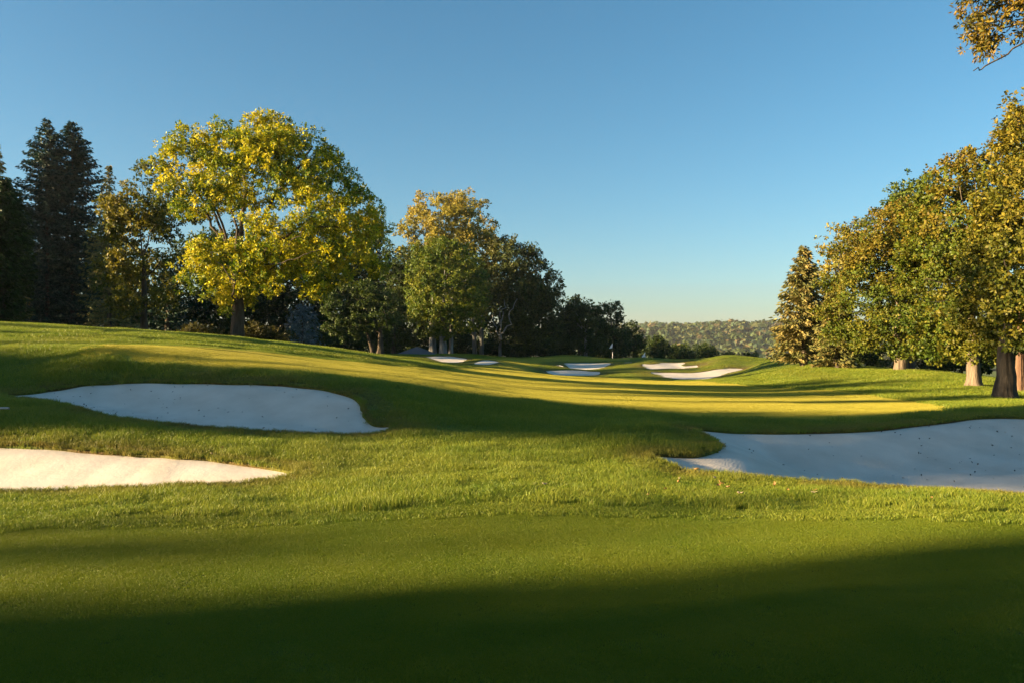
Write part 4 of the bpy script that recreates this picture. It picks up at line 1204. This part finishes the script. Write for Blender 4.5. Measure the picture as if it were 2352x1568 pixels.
def flagstick(u, vb, vt, d, label):
    b = P(u, vb, d); t = P(u, vt, d)
    h = t[2] - b[2]
    g = ground_z(b[0], d)
    root = empty('flagstick', (b[0], d, g)); tag(root, label, 'flag', 'flags on the far green')
    h = t[2] - g
    v, f = tube([(0, 0, -0.05), (0, 0, h * 0.45)], [0.028, 0.026], 8); link('pole', mesh_np('pole', v, f, 4, M_WHITE), root)
    v, f = tube([(0, 0, h * 0.45), (0, 0, h * 0.8)], [0.028, 0.026], 8); o = link('pole', mesh_np('pole', v, f, 4, M_BLACK), root); o['label'] = 'dark upper band of the pole'
    # limp cloth hanging off the stick
    n_ = 9; w_ = 7
    vs = []
    for i in range(n_):
        for j in range(w_):
            a, b2 = i / (n_ - 1), j / (w_ - 1)
            w2 = 0.62 * b2 * (0.55 + 0.45 * a); f2 = 0.05 * math.sin(6 * b2 + 2 * a) * b2
            vs.append([-0.62 * w2 - 0.5 * f2, 0.5 * w2 + 0.6 * f2, h - 0.62 * a * (0.65 + 0.35 * (1 - b2)) - 0.28 * b2])
    vs = np.array(vs)
    back = vs + [0.008, 0.010, 0]
    q = [[i * w_ + j, i * w_ + j + 1, (i + 1) * w_ + j + 1, (i + 1) * w_ + j] for i in range(n_ - 1) for j in range(w_ - 1)]
    q2 = [[a + len(vs) for a in k[::-1]] for k in q]
    link('flag_cloth', mesh_np('flag_cloth', np.concatenate([vs, back]), np.array(q + q2), 4, M_WHITE), root)


flagstick(1407, 823, 788, 106, 'taller white flag on its pole against the dark grove')
flagstick(1482, 828, 808, 104, 'smaller white flag with its foot hidden by the green')


def rake(a, b, label):
    a, b = np.array(a), np.array(b)
    root = empty('bunker_rake', a); tag(root, label, 'rake')
    d = b - a; L_ = np.linalg.norm(d)
    v, f = tube([(0, 0, 0), d], [0.02, 0.02], 8); link('handle', mesh_np('handle', v, f, 4, M_GREY), root)
    side = np.cross(d / L_, [0, 0, 1]); side /= np.linalg.norm(side)
    v, f = tube([-side * 0.3, side * 0.3], [0.025, 0.025], 6); link('rake_head', mesh_np('rake_head', v, f, 4, M_GREY), root)
    tl = []
    for k in range(9):
        c = side * (-0.28 + 0.07 * k)
        tl.append(tube([c, c - [0, 0, 0.07]], [0.008, 0.004], 5))
    v, f = merge(tl); link('tines', mesh_np('tines', v, f, 4, M_GREY), root)


def on_ground(u, v, d, up):
    p = P(u, v, d); return (p[0], p[1], ground_z(p[0], p[1]) + up)


rake(on_ground(-130, 948, 14.4, 0.09), on_ground(21, 948, 14.35, 0.1), 'grey handle end of a bunker rake lying at the left edge')
rake(on_ground(1440, 836, 92, 0.1), on_ground(1452, 838, 91, 0.12), 'pale rake lying on the mound between two far bunkers')
rake(on_ground(1284, 842, 88, 0.1), on_ground(1294, 843, 87, 0.12), 'pale rake lying at the left lip of the upper far bunker')

# dry leaves lying about
M_DRY = plain_mat('dry_leaf', (0.32, 0.17, 0.06))
M_DRY2 = plain_mat('pale_dry_leaf', (0.5, 0.4, 0.26))


def curled(size, r):
    n_ = 5
    vs = []
    for i in range(n_):
        for j in range(n_):
            a, b2 = i / (n_ - 1) * 2 - 1, j / (n_ - 1) * 2 - 1
            w = 1 - 0.75 * abs(a) ** 1.5
            vs.append([a * size, b2 * size * 0.55 * w, size * (0.35 * a * a + 0.35 * b2 * b2) + r.normal(0, size * 0.06)])
    q = [[i * n_ + j, i * n_ + j + 1, (i + 1) * n_ + j + 1, (i + 1) * n_ + j] for i in range(n_ - 1) for j in range(n_ - 1)]
    return np.array(vs), np.array(q)


r = np.random.default_rng(5)
LEAFP = [(1557, 1102), (1562, 1094), (1650, 1108), (1673, 1112), (1700, 1128), (1655, 1102), (1780, 1105), (1870, 1128), (1872, 1122), (1810, 1120), (1640, 1090), (1600, 1075), (2140, 1142), (2090, 1120), (1530, 1120), (1490, 1135),
         (486, 1058), (510, 1049), (120, 795), (1250, 1120)]
lm = [mesh_np('fallen_leaf', *curled(0.034, r), 4, m_) for m_ in (M_DRY, M_DRY2, M_DRY)]
for k, (u, v) in enumerate(LEAFP):
    d_ = 3109 / (v - 800) * (1.0 if v > 1000 else 1)
    if v < 900: d_ = 23
    p = P(u, v, d_)
    o = link('fallen_leaf', lm[k % 3]); o.location = (p[0], p[1], ground_z(p[0], p[1]) + 0.05)
    o.rotation_euler = (r.normal(0, 0.4), r.normal(0, 0.4), r.random() * 6.3)
    tag(o, 'curled dry leaf lying in the rough grass', 'leaf', 'dry leaves on the grass')
# specks blown into the sand
vs = []
for kname in ('B', 'D'):
    xy = BUNKERS[kname]['xy']; lo, hi = xy.min(0), xy.max(0)
    pts = lo + (hi - lo) * r.random((600, 2))
    s = sdf(xy, pts[:, 0], pts[:, 1]); az_ = np.abs(pts[:, 0] / pts[:, 1])
    pts = pts[(s > 0.1) & (az_ < 0.68)]
    pts = pts[r.random(len(pts)) < np.clip((pts[:, 1] - 10) / 10, 0.1, 0.7)][:90]
    z = bil(GZ, pts[:, 0], pts[:, 1]) + 0.015
    c = np.column_stack([pts, z])
    vs.append(leaf_quads(c, np.tile([0, -0.3, 1.0], (len(c), 1)) + r.normal(0, 0.4, (len(c), 3)), np.full(len(c), 0.05), 0.6, r))
vs = np.concatenate(vs)
tag(link('leaf_litter', mesh_np('leaf_litter', vs, quad_faces(len(vs)), 4, plain_mat('dark_litter', (0.05, 0.04, 0.03)))), 'dark specks of leaf litter on the bunker sand', kind='stuff')
